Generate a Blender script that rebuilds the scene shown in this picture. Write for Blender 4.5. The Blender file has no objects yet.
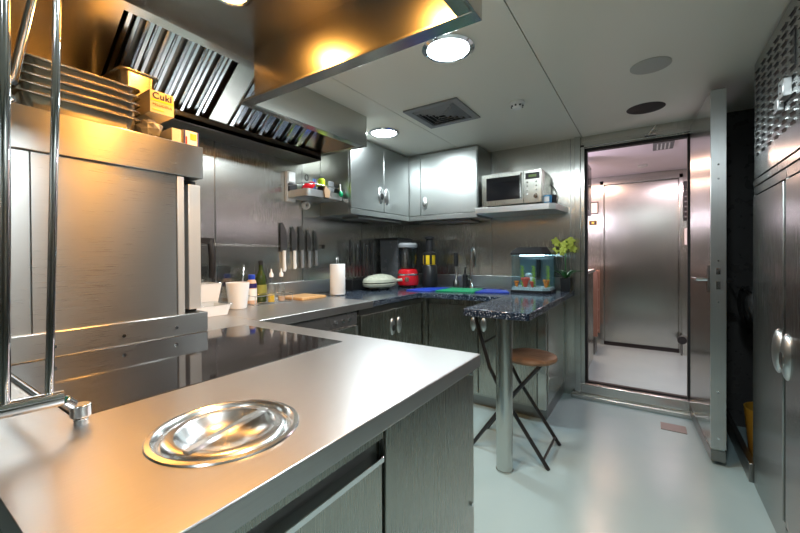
import bpy, bmesh, math, random
from mathutils import Vector, Matrix
random.seed(7)
S = bpy.context.scene
C = bpy.context.collection
R = math.radians
# ------------------------------------------------------------------ camera
F = 371.3
yaw, pitch, roll = R(33.733), R(-.4064), R(-.336)
B3 = Matrix.Rotation(yaw, 3, 'Z') @ Matrix.Rotation(pitch, 3, 'X')
cr, sr = math.cos(roll), math.sin(roll)
right = B3 @ Vector((cr, 0, sr)); up = B3 @ Vector((-sr, 0, cr)); fwd = B3 @ Vector((0, 1, 0))
cam = bpy.data.cameras.new('camera'); camo = bpy.data.objects.new('camera', cam); C.objects.link(camo)
mw_ = Matrix((right, up, -fwd)).transposed().to_4x4(); mw_.translation = (0, 0, 1.204)
camo.matrix_world = mw_
cam.sensor_width = 36; cam.lens = F * 36 / 800; cam.shift_y = -8.94 / 800; cam.clip_start = .02
S.camera = camo
# ------------------------------------------------------------------ world, lights, exposure
w = bpy.data.worlds.new('world'); S.world = w; w.use_nodes = True
w.node_tree.nodes['Background'].inputs[0].default_value = (.75, .85, .9, 1)
w.node_tree.nodes['Background'].inputs[1].default_value = .25
S.view_settings.view_transform = 'Standard'; S.view_settings.look = 'None'
S.view_settings.gamma = 1; S.view_settings.exposure = 0.32
S.view_settings.use_curve_mapping = False

def area(name, loc, size, power, col, rot=(0, 0, 0), shape='DISK', spread=180):
    l = bpy.data.lights.new(name, 'AREA'); l.energy = power; l.color = col; l.shape = shape
    l.size = size; l.spread = R(spread)
    o = bpy.data.objects.new(name, l); C.objects.link(o); o.location = loc; o.rotation_euler = rot
    return o
COOL = (.86, .96, 1.0)
DOWN = [(-.789, 1.603), (-1.751, 2.403), (.02, .55), (-.25, -.7)]  # last two are unseen lamps, added to keep the floor bright
for (x, y), p_ in zip(DOWN, (19, 16, 17, 5)):
    area('downlight_glow', (x, y, 2.165), .17, p_, COOL)
WARM = (1.0, .44, .08)
HOODL = [(-1.36, .85), (-.72, .80)]
for x, y in HOODL:
    area('hood_lamp_glow', (x, y, 2.215), .11, 12, WARM)
area('next_room_lamp_glow', (.35, 4.3, 2.16), .3, 14, (1, .76, .84))
pl = bpy.data.lights.new('next_room_ceiling_fill', 'POINT'); pl.energy = 13; pl.color = (.95, .80, 1.0); pl.shadow_soft_size = .1  # unseen fill light, added to brighten the next room's ceiling
plo = bpy.data.objects.new('next_room_ceiling_fill', pl); C.objects.link(plo); plo.location = (-.95, 4.0, 1.75)
area('next_room_lamp_glow', (-.6, 4.95, 2.16), .2, 22, (1, .60, .46))

# ------------------------------------------------------------------ materials
def mat(name, col, rough=.5, metal=0., spec=.5, emit=None, es=0., trans=0., ior=1.45, coat=0.):
    m = bpy.data.materials.new(name); m.use_nodes = True
    b = m.node_tree.nodes['Principled BSDF']
    b.inputs['Base Color'].default_value = (*col, 1); b.inputs['Roughness'].default_value = rough
    b.inputs['Metallic'].default_value = metal; b.inputs['Specular IOR Level'].default_value = spec
    b.inputs['Transmission Weight'].default_value = trans; b.inputs['IOR'].default_value = ior
    b.inputs['Coat Weight'].default_value = coat
    if emit: b.inputs['Emission Color'].default_value = (*emit, 1); b.inputs['Emission Strength'].default_value = es
    return m
def noise_to(m, scale, lo, hi, inp='Roughness', vec=(1, 1, 1), detail=3, bump=0., c0=None, c1=None):
    nt = m.node_tree; N = nt.nodes; L = nt.links; b = N['Principled BSDF']
    tc = N.new('ShaderNodeTexCoord'); mp = N.new('ShaderNodeMapping'); mp.inputs['Scale'].default_value = vec
    n = N.new('ShaderNodeTexNoise'); n.inputs['Scale'].default_value = scale; n.inputs['Detail'].default_value = detail
    L.new(tc.outputs['Object'], mp.inputs[0]); L.new(mp.outputs[0], n.inputs['Vector'])
    if c0:
        r = N.new('ShaderNodeValToRGB'); r.color_ramp.elements[0].color = (*c0, 1); r.color_ramp.elements[1].color = (*c1, 1)
        r.color_ramp.elements[0].position = .35; r.color_ramp.elements[1].position = .65
        L.new(n.outputs[0], r.inputs[0]); L.new(r.outputs[0], b.inputs['Base Color'])
    elif inp:
        r = N.new('ShaderNodeMapRange'); r.inputs['To Min'].default_value = lo; r.inputs['To Max'].default_value = hi
        r.inputs['From Min'].default_value = .3; r.inputs['From Max'].default_value = .7
        L.new(n.outputs[0], r.inputs[0]); L.new(r.outputs[0], b.inputs[inp])
    if bump:
        bp = N.new('ShaderNodeBump'); bp.inputs['Strength'].default_value = bump; bp.inputs['Distance'].default_value = .002
        L.new(n.outputs[0], bp.inputs['Height']); L.new(bp.outputs[0], b.inputs['Normal'])
    return m
def steel(name, col=(.60, .61, .59), rough=.3, grain='v', dr=.02, aniso=.75, fine=1.):
    m = mat(name, col, rough, 1.0)
    nt = m.node_tree; N = nt.nodes; L = nt.links; b = N['Principled BSDF']
    vec = {'v': (1, 1, .012), 'h': (.012, .012, 1), 'x': (.012, 1, 1), 'y': (1, .012, 1), 'n': (1, 1, 1)}[grain]
    tc = N.new('ShaderNodeTexCoord'); mp = N.new('ShaderNodeMapping'); mp.inputs['Scale'].default_value = vec
    n = N.new('ShaderNodeTexNoise'); n.inputs['Scale'].default_value = 700 * fine; n.inputs['Detail'].default_value = 2
    L.new(tc.outputs['Object'], mp.inputs[0]); L.new(mp.outputs[0], n.inputs['Vector'])
    n2 = N.new('ShaderNodeTexNoise'); n2.inputs['Scale'].default_value = 1.8; n2.inputs['Detail'].default_value = 5
    L.new(tc.outputs['Object'], n2.inputs['Vector'])
    ad = N.new('ShaderNodeMath'); ad.operation = 'ADD'; L.new(n.outputs[0], ad.inputs[0]); L.new(n2.outputs[0], ad.inputs[1])
    r = N.new('ShaderNodeMapRange'); r.inputs['From Min'].default_value = .7; r.inputs['From Max'].default_value = 1.3
    r.inputs['To Min'].default_value = rough - dr; r.inputs['To Max'].default_value = rough + dr
    L.new(ad.outputs[0], r.inputs[0]); L.new(r.outputs[0], b.inputs['Roughness'])
    cr_ = N.new('ShaderNodeValToRGB'); e = cr_.color_ramp.elements; e[0].position = .35; e[1].position = .65
    e[0].color = (*[c * .975 for c in col], 1); e[1].color = (*[min(1, c * 1.02) for c in col], 1)
    L.new(n.outputs[0], cr_.inputs[0]); L.new(cr_.outputs[0], b.inputs['Base Color'])
    if grain in 'vh' and aniso:
        t = N.new('ShaderNodeTangent'); t.direction_type = 'RADIAL'; t.axis = 'Z'
        L.new(t.outputs[0], b.inputs['Tangent']); b.inputs['Anisotropic'].default_value = aniso
        b.inputs['Anisotropic Rotation'].default_value = 0 if grain == 'v' else .25
    return m
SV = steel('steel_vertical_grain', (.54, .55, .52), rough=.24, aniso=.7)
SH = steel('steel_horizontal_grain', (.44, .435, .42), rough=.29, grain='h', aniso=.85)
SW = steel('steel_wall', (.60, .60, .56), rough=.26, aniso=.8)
ST = steel('steel_worktop', (.52, .515, .51), grain='y', rough=.35)
SD = steel('steel_cabinet', (.36, .365, .33), rough=.28)
SU = steel('steel_pale', (.62, .64, .64), rough=.36)
SC = steel('steel_wall_cabinet', (.42, .44, .43), rough=.31, grain='n')
SB = steel('steel_base_door', (.42, .42, .38), rough=.27)
SK = steel('steel_dark', (.26, .26, .25), rough=.3, grain='n')
SO = steel('steel_hood', (.55, .53, .49), rough=.24, grain='n')
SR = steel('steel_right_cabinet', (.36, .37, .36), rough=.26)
PALE = mat('pale_satin', (.72, .74, .73), .35, .6)
CH = mat('chrome', (.82, .84, .86), .08, 1.)
FI = mat('baffle_chrome', (.7, .72, .74), .16, 1.)
TR = steel('tray_steel', (.70, .64, .52), rough=.24, grain='n')
LID = mat('polished_lid', (.8, .8, .8), .2, 1.)
CE = noise_to(mat('ceiling_paint', (.74, .74, .66), .33), 3, .31, .35, vec=(1, 1, 1))
FL = noise_to(mat('floor_vinyl', (.60, .70, .70), .22), 2.5, 0, 0, c0=(.275, .375, .39), c1=(.295, .395, .405))
DK = mat('dark_gap', (.012, .012, .012), .6)
BK = mat('black_plastic', (.015, .015, .016), .35)
BKR = mat('black_rubber', (.01, .01, .01), .7)
GL = mat('black_glass', (.012, .012, .014), .06, 0., .6)
WH = noise_to(mat('white_plastic', (.78, .79, .78), .35), 8, .3, .4)
WHT = mat('translucent_plastic', (.75, .77, .78), .25, 0, .5)
EM = mat('downlight_lens', (1, 1, 1), .5, emit=(.86, .95, 1), es=14)
EMW = mat('warm_lens', (1, .8, .4), .5, emit=(1, .62, .2), es=14)
def stone():
    m = mat('granite', (.02, .03, .05), .12); nt = m.node_tree; N = nt.nodes; L = nt.links; b = N['Principled BSDF']
    tc = N.new('ShaderNodeTexCoord'); cols = []
    for sc_, th, c_ in ((95, .26, (.42, .47, .52)), (55, .17, (.62, .66, .70)), (160, .30, (.12, .17, .24))):
        v = N.new('ShaderNodeTexVoronoi'); v.inputs['Scale'].default_value = sc_; L.new(tc.outputs['Object'], v.inputs['Vector'])
        r = N.new('ShaderNodeValToRGB'); e = r.color_ramp.elements
        e[0].position = th * .75; e[0].color = (*c_, 1); e[1].position = th; e[1].color = (0, 0, 0, 1)
        L.new(v.outputs['Distance'], r.inputs[0]); cols.append(r.outputs[0])
    base = N.new('ShaderNodeRGB'); base.outputs[0].default_value = (.008, .014, .026, 1); cur = base.outputs[0]
    for c_ in cols:
        mx = N.new('ShaderNodeMixRGB'); mx.blend_type = 'ADD'; mx.inputs[0].default_value = 1
        L.new(cur, mx.inputs[1]); L.new(c_, mx.inputs[2]); cur = mx.outputs[0]
    L.new(cur, b.inputs['Base Color'])
    return m
GR = stone()
def clearglass(name, tint=(1, 1, 1), refl=.1):
    m = bpy.data.materials.new(name); m.use_nodes = True; nt = m.node_tree; N = nt.nodes; L = nt.links
    N.remove(N['Principled BSDF']); t = N.new('ShaderNodeBsdfTransparent'); t.inputs[0].default_value = (*tint, 1)
    g = N.new('ShaderNodeBsdfGlossy'); g.inputs['Roughness'].default_value = .05
    mx = N.new('ShaderNodeMixShader'); mx.inputs[0].default_value = refl
    L.new(t.outputs[0], mx.inputs[1]); L.new(g.outputs[0], mx.inputs[2]); L.new(mx.outputs[0], N['Material Output'].inputs[0])
    return m
GLASS = clearglass('clear_glass'); PLX = clearglass('clear_plastic', (.93, .95, .96), .16); TANK = clearglass('tank_glass', (.86, .95, .97), .08)
def plain(n, c, r=.45, **k): return noise_to(mat(n, c, r, **k), 15, max(.05, r - .06), r + .06)
RED = plain('red_enamel', (.55, .008, .015), .18, coat=.5); BLUE = plain('blue_plastic', (.012, .05, .42), .4)
GREEN = plain('green_plastic', (.0, .32, .12), .4); LIME = plain('lime_plastic', (.5, .7, .02), .4)
YEL = plain('yellow_plastic', (.75, .5, .02), .3); WOOD = noise_to(plain('bamboo', (.5, .3, .12), .4), 6, 0, 0, vec=(1, 12, 1), c0=(.42, .24, .09), c1=(.58, .36, .16))
SEATW = noise_to(mat('seat_wood', (.22, .12, .06), .45), 6, 0, 0, vec=(1, 8, 1), c0=(.17, .09, .045), c1=(.27, .15, .08))
BEIGE = plain('beige_enamel', (.42, .43, .34), .25); GREY = plain('grey_plastic', (.22, .23, .24), .4)
PAPER = noise_to(mat('paper', (.8, .8, .78), .8), 60, .7, .9, bump=.3); CARD = plain('card', (.62, .55, .40), .7)
BROWNP = plain('brown_paper', (.36, .22, .12), .8); OLIVE = mat('olive_glass', (.03, .05, .01), .08, coat=.3)
PINK = plain('pinkish_wood', (.30, .17, .12), .5); LEAF = plain('leaf', (.02, .12, .03), .35); FLOW = plain('petal', (.40, .46, .06), .5)
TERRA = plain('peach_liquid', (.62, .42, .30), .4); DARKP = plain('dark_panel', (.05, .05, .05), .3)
LILAC = plain('next_room_ceiling', (.86, .80, .86), .5); AQ = plain('aqua_back', (.10, .15, .16), .4)
GRAV = noise_to(mat('gravel', (.6, .6, .6), .7), 160, 0, 0, c0=(.25, .25, .28), c1=(.85, .85, .82)); CORAL = plain('coral', (.75, .10, .06), .5)
ORNG = plain('orange', (.8, .22, .03), .5); FERN = plain('waterplant', (.35, .50, .04), .5); SKY = plain('sky_blue', (.05, .3, .6), .4)
DISP = mat('display', (.02, .03, .02), .3, emit=(.3, .5, .1), es=.25)

# ------------------------------------------------------------------ mesh helpers
class M:
    def __init__(s): s.b = bmesh.new()
    def box(s, x0, x1, y0, y1, z0, z1, rot=None, at=None):
        g = bmesh.ops.create_cube(s.b, size=1)['verts']
        c = Vector(((x0 + x1) / 2, (y0 + y1) / 2, (z0 + z1) / 2))
        for v in g: v.co = Vector((v.co.x * abs(x1 - x0), v.co.y * abs(y1 - y0), v.co.z * abs(z1 - z0)))
        if rot: bmesh.ops.rotate(s.b, verts=g, matrix=rot, cent=(0, 0, 0))
        for v in g: v.co += c
        return s
    def cyl(s, p0, p1, r, r2=None, n=20):
        p0 = Vector(p0); p1 = Vector(p1); d = p1 - p0
        g = bmesh.ops.create_cone(s.b, cap_ends=True, segments=n, radius1=r, radius2=r if r2 is None else r2, depth=d.length)['verts']
        q = Vector((0, 0, 1)).rotation_difference(d.normalized()).to_matrix()
        for v in g: v.co = q @ v.co + (p0 + p1) / 2
        return s
    def tube(s, pts, r, n=10, closed=False):
        P = [Vector(p) for p in pts]; rings = []; m = len(P); prev = None
        for i, p in enumerate(P):
            if closed: d = P[(i + 1) % m] - P[i - 1]
            else: d = P[min(i + 1, m - 1)] - P[max(i - 1, 0)]
            d.normalize()
            if prev is None:
                a = Vector((0, 0, 1)) if abs(d.z) < .9 else Vector((1, 0, 0)); u = d.cross(a).normalized()
            else:
                u = (prev - d * prev.dot(d)).normalized()
            prev = u; v2 = d.cross(u)
            rr = r[i] if isinstance(r, (list, tuple)) else r
            rings.append([s.b.verts.new(p + (u * math.cos(t) + v2 * math.sin(t)) * rr) for t in [2 * math.pi * k / n for k in range(n)]])
        for i in range(m if closed else m - 1):
            A, B = rings[i], rings[(i + 1) % m]
            for k in range(n): s.b.faces.new((A[k], A[(k + 1) % n], B[(k + 1) % n], B[k]))
        if not closed: s.b.faces.new(rings[0][::-1]); s.b.faces.new(rings[-1])
        return s
    def lathe(s, prof, c=(0, 0, 0), n=32, axis='z', sx=1, sy=1):
        rings = []
        for r, z in prof:
            if r < 1e-6: rings.append([s.b.verts.new((0, 0, z))])
            else: rings.append([s.b.verts.new((r * math.cos(2 * math.pi * k / n) * sx, r * math.sin(2 * math.pi * k / n) * sy, z)) for k in range(n)])
        for A, B in zip(rings, rings[1:]):
            for k in range(n):
                a = A[k % len(A)]; a2 = A[(k + 1) % len(A)]; b = B[k % len(B)]; b2 = B[(k + 1) % len(B)]
                vs = [];
                for v in (a, a2, b2, b):
                    if v not in vs: vs.append(v)
                if len(vs) > 2: s.b.faces.new(vs)
        vs = [v for r_ in rings for v in r_]
        if axis == 'x':
            for v in vs: v.co = Vector((v.co.z, v.co.y, -v.co.x))
        if axis == 'y':
            for v in vs: v.co = Vector((v.co.x, v.co.z, v.co.y))
        for v in vs: v.co += Vector(c)
        return s
    def prism(s, poly, z0, z1, holes=(), f=None):
        """poly in (a,b), extruded z0..z1; f maps (a,b,h)->xyz"""
        f = f or (lambda a, b, h: (a, b, h))
        ed = []; allv = []
        for lp in [poly, *holes]:
            vs = [s.b.verts.new(f(a, b, z0)) for a, b in lp]; allv += vs
            ed += [s.b.edges.new((vs[i], vs[(i + 1) % len(vs)])) for i in range(len(vs))]
        g = bmesh.ops.triangle_fill(s.b, use_beauty=True, edges=ed)
        fs = [x for x in g['geom'] if isinstance(x, bmesh.types.BMFace)]
        e = bmesh.ops.extrude_face_region(s.b, geom=fs)
        d = Vector(f(0, 0, z1)) - Vector(f(0, 0, z0))
        for v in e['geom']:
            if isinstance(v, bmesh.types.BMVert): v.co += d
        return s
    def ell(s, c, r, n=16, rot=None):
        g = bmesh.ops.create_uvsphere(s.b, u_segments=n, v_segments=max(6, n // 2), radius=1)['verts']
        for v in g: v.co = Vector((v.co.x * r[0], v.co.y * r[1], v.co.z * r[2]))
        if rot: bmesh.ops.rotate(s.b, verts=g, matrix=rot, cent=(0, 0, 0))
        for v in g: v.co += Vector(c)
        return s
    def rot(s, ang, c, ax='Z'):
        bmesh.ops.rotate(s.b, verts=s.b.verts[:], matrix=Matrix.Rotation(ang, 3, ax), cent=c); return s
    def build(s, name, m, parent=None, bevel=0., smooth=True):
        bmesh.ops.recalc_face_normals(s.b, faces=s.b.faces[:])
        if parent is not None: off = WL[parent.name]
        else:
            xs = [v.co for v in s.b.verts]
            off = Vector(((min(v.x for v in xs) + max(v.x for v in xs)) / 2, (min(v.y for v in xs) + max(v.y for v in xs)) / 2, min(v.z for v in xs)))
        for v in s.b.verts: v.co -= off
        me = bpy.data.meshes.new(name); s.b.to_mesh(me); s.b.free()
        if smooth:
            for p in me.polygons: p.use_smooth = True
            me.set_sharp_from_angle(angle=R(35))
        me.materials.append(m)
        o = bpy.data.objects.new(name, me); C.objects.link(o)
        if parent is not None: o.parent = parent
        else: o.location = off
        WL[o.name] = off
        if bevel:
            b = o.modifiers.new('bevel', 'BEVEL'); b.width = bevel; b.segments = 2; b.limit_method = 'ANGLE'; b.angle_limit = R(50)
        return o
WL = {}
def tag(o, label, cat, group=None, kind=None):
    o['label'] = label; o['category'] = cat
    if group: o['group'] = group
    if kind: o['kind'] = kind
    return o
def thing(name, label, cat, loc, group=None):
    o = bpy.data.objects.new(name, None); C.objects.link(o); o.location = loc; o.empty_display_size = .05
    WL[o.name] = Vector(loc); return tag(o, label, cat, group)
def struct(o, lab=None):
    o['kind'] = 'structure'
    if lab: o['label'] = lab
    return o
def copy_tree(o, parent=None):
    c = o.copy(); C.objects.link(c)
    if parent is not None: c.parent = parent
    WL[c.name] = WL[o.name]
    for ch in [x for x in bpy.data.objects if x.parent == o]: copy_tree(ch, c)
    return c
def circ(cx, cy, r, n=48): return [(cx + r * math.cos(2 * math.pi * k / n), cy + r * math.sin(2 * math.pi * k / n)) for k in range(n)]
def rect(x0, x1, y0, y1): return [(x0, y0), (x1, y0), (x1, y1), (x0, y1)]
def text(body, size, loc, rot, m, parent, name='lettering', ext=.0006, bold=0.):
    cu = bpy.data.curves.new(name, 'FONT'); cu.body = body; cu.size = size; cu.extrude = ext; cu.offset = bold; cu.align_x = 'CENTER'; cu.space_character = 1.1
    t = bpy.data.objects.new(name, cu); C.objects.link(t)
    bpy.context.view_layer.update()
    me = bpy.data.meshes.new_from_object(t); bpy.data.objects.remove(t)
    me.materials.clear(); me.materials.append(m)
    me.transform(Matrix.Translation(Vector(loc) - WL[parent.name]) @ rot)
    o = bpy.data.objects.new(name, me); C.objects.link(o); o.parent = parent; WL[o.name] = WL[parent.name]
    return o

# ------------------------------------------------------------------ structure
ZC = 2.186; XL = -2.30; YB = 3.455; XC = .455; ZT = .89
YI = 1.115; XI = -1.57
struct(M().box(-2.4, 1.3, -1.9, 5.8, -.06, 0).build('floor', FL))
cb = M()
g = .0025
cb.box(-.461 + g, 1.3, -1.9, YB, ZC, ZC + .03)
cb.box(-1.452 + g, -.461 - g, 1.172, YB, ZC, ZC + .03)
cb.box(-.45, -.461 - g, -1.9, 1.172, ZC, ZC + .03)
cb.box(-1.66, -1.452 - g, 1.172, YB, ZC, ZC + .03)
cb.box(XL, -1.66, 2.075, YB, ZC, ZC + .03)
cb.box(XL, -.461 - g, -1.9, -.25, ZC, ZC + .03)
struct(cb.build('ceiling', CE))
struct(M().box(-2.4, 1.3, -1.9, YB, ZC + .13, ZC + .15).box(-2.4, 1.3, -1.9, YB, ZC+.031, ZC+.04).build('trim_1', DK)) if False else None
struct(M().box(-2.4, 1.3, -1.9, YB, ZC + .16, ZC + .18).build('trim_1', DK))
struct(M().box(XL - .08, XL, -1.9, YB, 0, ZC + .15).build('wall_left', SW))
struct(M().box(-2.4, 1.3, -1.98, -1.9, 0, ZC + .15).build('wall_near', SD))
struct(M().box(1.22, 1.3, -1.9, YB, 0, ZC + .15).build('wall_right', SD))
XD0, XD1, ZD0, ZD1 = -.44, .262, .10, 2.085
struct(M().box(XL - .08, XD0, YB, YB + .09, 0, ZC + .15).box(XD1, 1.3, YB, YB + .09, 0, ZC + .15).box(XD0, XD1, YB, YB + .09, ZD1, ZC + .15)
       .box(XD0, XD1, YB, YB + .09, 0, .04).build('wall_back', SW))
# wall panel cover strips
sm = M()
for x in (-1.245, -.55): sm.box(x - .002, x + .002, YB - .003, YB, .9, ZC)
struct(sm.build('trim_2', SK))
sm = M()
for y in (1.32, 2.04, 2.78): sm.box(XL, XL + .003, y - .002, y + .002, .9, 2.1)
struct(sm.build('trim_3', SK))
# door frame: outer bright casing, dark gasket
fr = M().box(XD0 - .075, XD0 - .03, YB - .03, YB, .02, ZC).box(XD0 - .03, XD0, YB - .018, YB + .09, .06, ZD1 + .03)
fr.box(XD0 - .03, XD1 + .06, YB - .018, YB, ZD1 + .008, ZD1 + .045).box(XD1, XD1 + .06, YB - .018, YB + .09, .06, ZD1 + .03)
struct(fr.build('trim_4', SV, bevel=.003))
ga = M().box(XD0, XD0 + .018, YB + .005, YB + .06, .07, ZD1).box(XD0, XD1, YB + .005, YB + .06, ZD1 - .022, ZD1 + .006).box(XD0, XD1, YB + .02, YB + .06, .115, .13)
ga.box(XD1 - .018, XD1, YB + .005, YB + .06, .07, ZD1)
struct(ga.build('trim_5', BKR))
sill = M().box(XD0 - .03, XD1 + .06, YB - .03, YB + .09, 0, .118).box(XD0 - .10, XD1 + .06, YB - .07, YB - .03, 0, .035)
struct(sill.build('trim_6', SV, bevel=.006))
struct(M().box(-2.28, 1.1, -1.8, YB, .0, .001).build('baseboard_left', FL)) if False else None
# next room
struct(M().box(-1.55, -1.5, YB + .09, 5.7, 0, 2.25).build('wall_next_left', SV))
struct(M().box(1.0, 1.05, YB + .09, 5.7, 0, 2.25).build('wall_next_right', SV))
struct(M().box(-1.55, 1.05, 5.62, 5.7, 0, 2.25).build('wall_next_far', SW))
struct(M().box(-1.55, 1.05, YB + .09, 5.7, 2.22, 2.26).build('ceiling_next_room', LILAC))
d2 = struct(M().box(-.475, .305, 5.585, 5.61, .05, 2.10).build('door_2', SV, bevel=.004))
struct(M().box(-.53, -.485, 5.57, 5.62, 0, 2.16).box(.312, .35, 5.57, 5.62, 0, 2.16).box(-.53, .35, 5.57, 5.62, 2.11, 2.16).build('trim_7', SV, bevel=.003))
struct(M().box(-.485, .312, 5.59, 5.62, 0, .045).build('trim_8', DK))

# ------------------------------------------------------------------ door leaf (open)
lx0, lx1, ly0, ly1 = .298, .36, 2.725, 3.405
LA = lambda m: m.rot(R(3.6), (lx0, ly0, 0))
d1 = struct(LA(M().box(lx0, lx1, ly0, ly1, .09, 2.125)).build('door_1', SV, bevel=.003))
d1['label'] = 'thick steel door standing open at right angle'
LA(M().box(lx0 - .004, lx1 + .004, ly0 - .004, ly0 + .002, .10, 2.12)).build('edge_plate', SU, d1, bevel=.002)
lk = M().box(.318, .337, ly0 - .008, ly0 - .003, 1.085, 1.12).box(.318, .337, ly0 - .008, ly0 - .003, 1.0, 1.045)
for z in (1.16, .93, 1.62, 1.70, .42, .16): lk.cyl((.328, ly0 - .003, z), (.328, ly0 - .008, z), .005, n=10)
LA(lk).build('latch_plate', CH, d1)
hd = M().tube([(lx0, 2.80, 1.05), (lx0 - .05, 2.80, 1.05), (lx0 - .055, 2.92, 1.05)], .009).box(lx0 - .008, lx0, 2.78, 2.83, .98, 1.13)
LA(hd).build('door_handle', CH, d1)
hd = M().tube([(lx1, 2.80, 1.05), (lx1 + .045, 2.80, 1.05), (lx1 + .05, 2.92, 1.045)], .010).box(lx1, lx1 + .012, 2.77, 2.84, .97, 1.14)
LA(hd).build('door_handle', BK, d1)
LA(M().box(lx0 - .002, lx1 + .002, ly0, ly1, .028, .088)).build('kick_seal', SK, d1)
cl = thing('door_closer_bracket', 'small steel stay bracket above the open doorway', 'bracket', (.02, YB - .03, 2.10))
M().box(-.02, .05, YB - .035, YB - .018, 2.095, 2.115).build('plate', CH, cl)
M().tube([(-.0, YB - .03, 2.11), (.05, YB - .06, 2.165)], .007).build('arm', CH, cl)

# ------------------------------------------------------------------ ceiling fittings
def downlight(x, y, z, r, ring, lens, label, group, parent=None):
    t = thing('downlight', label, 'ceiling light', (x, y, z - .02), group) if parent is None else parent
    M().lathe([(r, 0), (r + .022, 0), (r + .024, -.008), (r + .008, -.016), (r, -.012), (r, 0)], (x, y, z)).build('ring' if parent is None else 'lamp_ring', ring, t)
    M().lathe([(0, -.003), (r, -.003), (r, -.006), (0, -.010)], (x, y, z)).build('lens' if parent is None else 'lamp_lens', lens, t)
    return t
lab = ['round white ceiling downlight beside the corner of the extractor hood', 'round ceiling downlight further back, above the wall cabinets corner']
for (x, y), l in zip(DOWN[:2], lab): downlight(x, y, ZC, .1, CH, EM, l, 'round ceiling downlights')
for (x, y), l in zip(DOWN[2:], ['unseen ceiling downlight added over the aisle', 'unseen ceiling downlight added at the near end of the room']):  # fixtures for the two added lamps, out of view
    downlight(x, y, ZC, .1, CH, EM, l, 'round ceiling downlights')
# vent
vt = thing('ceiling_vent', 'square grey louvred air diffuser in the ceiling', 'ceiling vent', (-1.19, 2.325, ZC - .02))
cx, cy = -1.19, 2.325
M().prism(rect(cx - .2, cx + .2, cy - .2, cy + .2), ZC - .012, ZC, [rect(cx - .155, cx + .155, cy - .155, cy + .155)]).build('frame', GREY, vt, bevel=.003)
M().box(cx - .16, cx + .16, cy - .16, cy + .16, ZC - .003, ZC).build('cavity', DK, vt)
lv = M()
for k in range(4):
    a = .145 - .034 * k
    for sx, sy in ((1, 0), (-1, 0), (0, 1), (0, -1)):
        if sx: lv.prism([(a * sx, ZC - .004), (a * sx - sx * .022, ZC - .018), (a * sx - sx * .020, ZC - .020), (a * sx + sx * .004, ZC - .004)], cy - a, cy + a, f=lambda p, q, h: (cx + p, h, q))
        else: lv.prism([(a * sy, ZC - .004), (a * sy - sy * .022, ZC - .018), (a * sy - sy * .020, ZC - .020), (a * sy + sy * .004, ZC - .004)], cx - a, cx + a, f=lambda p, q, h: (h, cy + p, q))
lv.build('louvre', GREY, vt)
sd = thing('smoke_detector', 'small white round smoke detector on the ceiling', 'smoke detector', (-.70, 2.42, ZC - .05))
M().lathe([(0, 0), (.045, 0), (.047, -.012), (.036, -.02)], (-.70, 2.42, ZC)).build('base', WH, sd)
M().lathe([(.034, -.018), (.034, -.03), (.026, -.044), (0, -.048)], (-.70, 2.42, ZC)).build('sensor_head', WH, sd)
sl = M()
for k in range(8): a = k * math.pi / 4; sl.box(-.70 + .0345 * math.cos(a) - .005, -.70 + .0345 * math.cos(a) + .005, 2.42 + .0345 * math.sin(a) - .005, 2.42 + .0345 * math.sin(a) + .005, ZC - .034, ZC - .026)
sl.build('slots', BK, sd)
sp = thing('ceiling_speaker', 'flat round pale grey speaker grille on the ceiling', 'speaker', (.012, 2.35, ZC - .01))
M().lathe([(0, -.006), (.083, -.006), (.092, -.003), (.092, 0), (0, 0)], (.012, 2.35, ZC)).build('grille', noise_to(mat('grille_grey', (.42, .43, .40), .6), 300, .5, .7, bump=.6), sp)
tag(M().lathe([(0, -.004), (.100, -.004), (.112, 0), (0, 0)], (-.012, 3.02, ZC)).build('black_ceiling_disc', DK), 'flat black disc painted as a round hole in the ceiling before the doorway', 'ceiling hole')  # the hole's darkness is put into the disc's colour

# ------------------------------------------------------------------ extractor hood
ZH = 1.972
hood = thing('extractor_hood', 'large L shaped stainless extractor hood above the cooking island', 'extractor hood', (-1.2, .6, ZH))
HX, HY, NX, NY = -.452, 1.172, -1.66, 2.07
M().box(-1.80, HX, -.2, HY, 2.245, 2.26).box(-1.80, NX, HY, NY, 2.245, 2.26).build('hood_ceiling', SK if False else SO, hood)
M().box(-1.655, HX, HY - .012, HY, ZH, 2.26).box(-1.69, HX, HY - .062, HY, ZH, ZH + .012).build('skirt_far', SO, hood, bevel=.002)
M().box(HX - .012, HX, -.2, HY - .012, ZH, 2.26).box(HX - .062, HX - .012, -.2, HY - .062, ZH, ZH + .012).build('skirt_right', SO, hood, bevel=.002)
M().box(XL, HX, -.212, -.2, ZH, 2.26).build('skirt_near', SO, hood)
M().box(NX - .012, NX, HY, NY, ZH, 2.26).box(NX - .062, NX - .012, HY - .05, NY - .03, ZH, ZH + .012).build('skirt_side', SV, hood, bevel=.002)
M().box(XL, NX, NY - .012, NY, ZH, 2.26).box(XL, NX - .062, NY - .05, NY - .012, ZH, ZH + .012).build('skirt_end', SO, hood, bevel=.002)
T = Vector((-1.79, 0, 2.245)); Bt = Vector((-2.135, 0, ZH - .002)); dd = (Bt - T); LN = dd.length; dd.normalize(); nn = Vector((-dd.z, 0, dd.x))
if nn.z > 0: nn = -nn
def slab(m, y0, y1, a0, a1, h0, h1):
    def P(a, h, y): p = T + dd * a + nn * h; return (p.x, y, p.z)
    vs = [m.b.verts.new(P(a, h, y)) for y in (y0, y1) for a, h in ((a0, h0), (a1, h0), (a1, h1), (a0, h1))]
    for q in ((0, 1, 2, 3), (4, 5, 6, 7), (0, 1, 5, 4), (1, 2, 6, 5), (2, 3, 7, 6), (3, 0, 4, 7)): m.b.faces.new([vs[i] for i in q])
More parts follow.
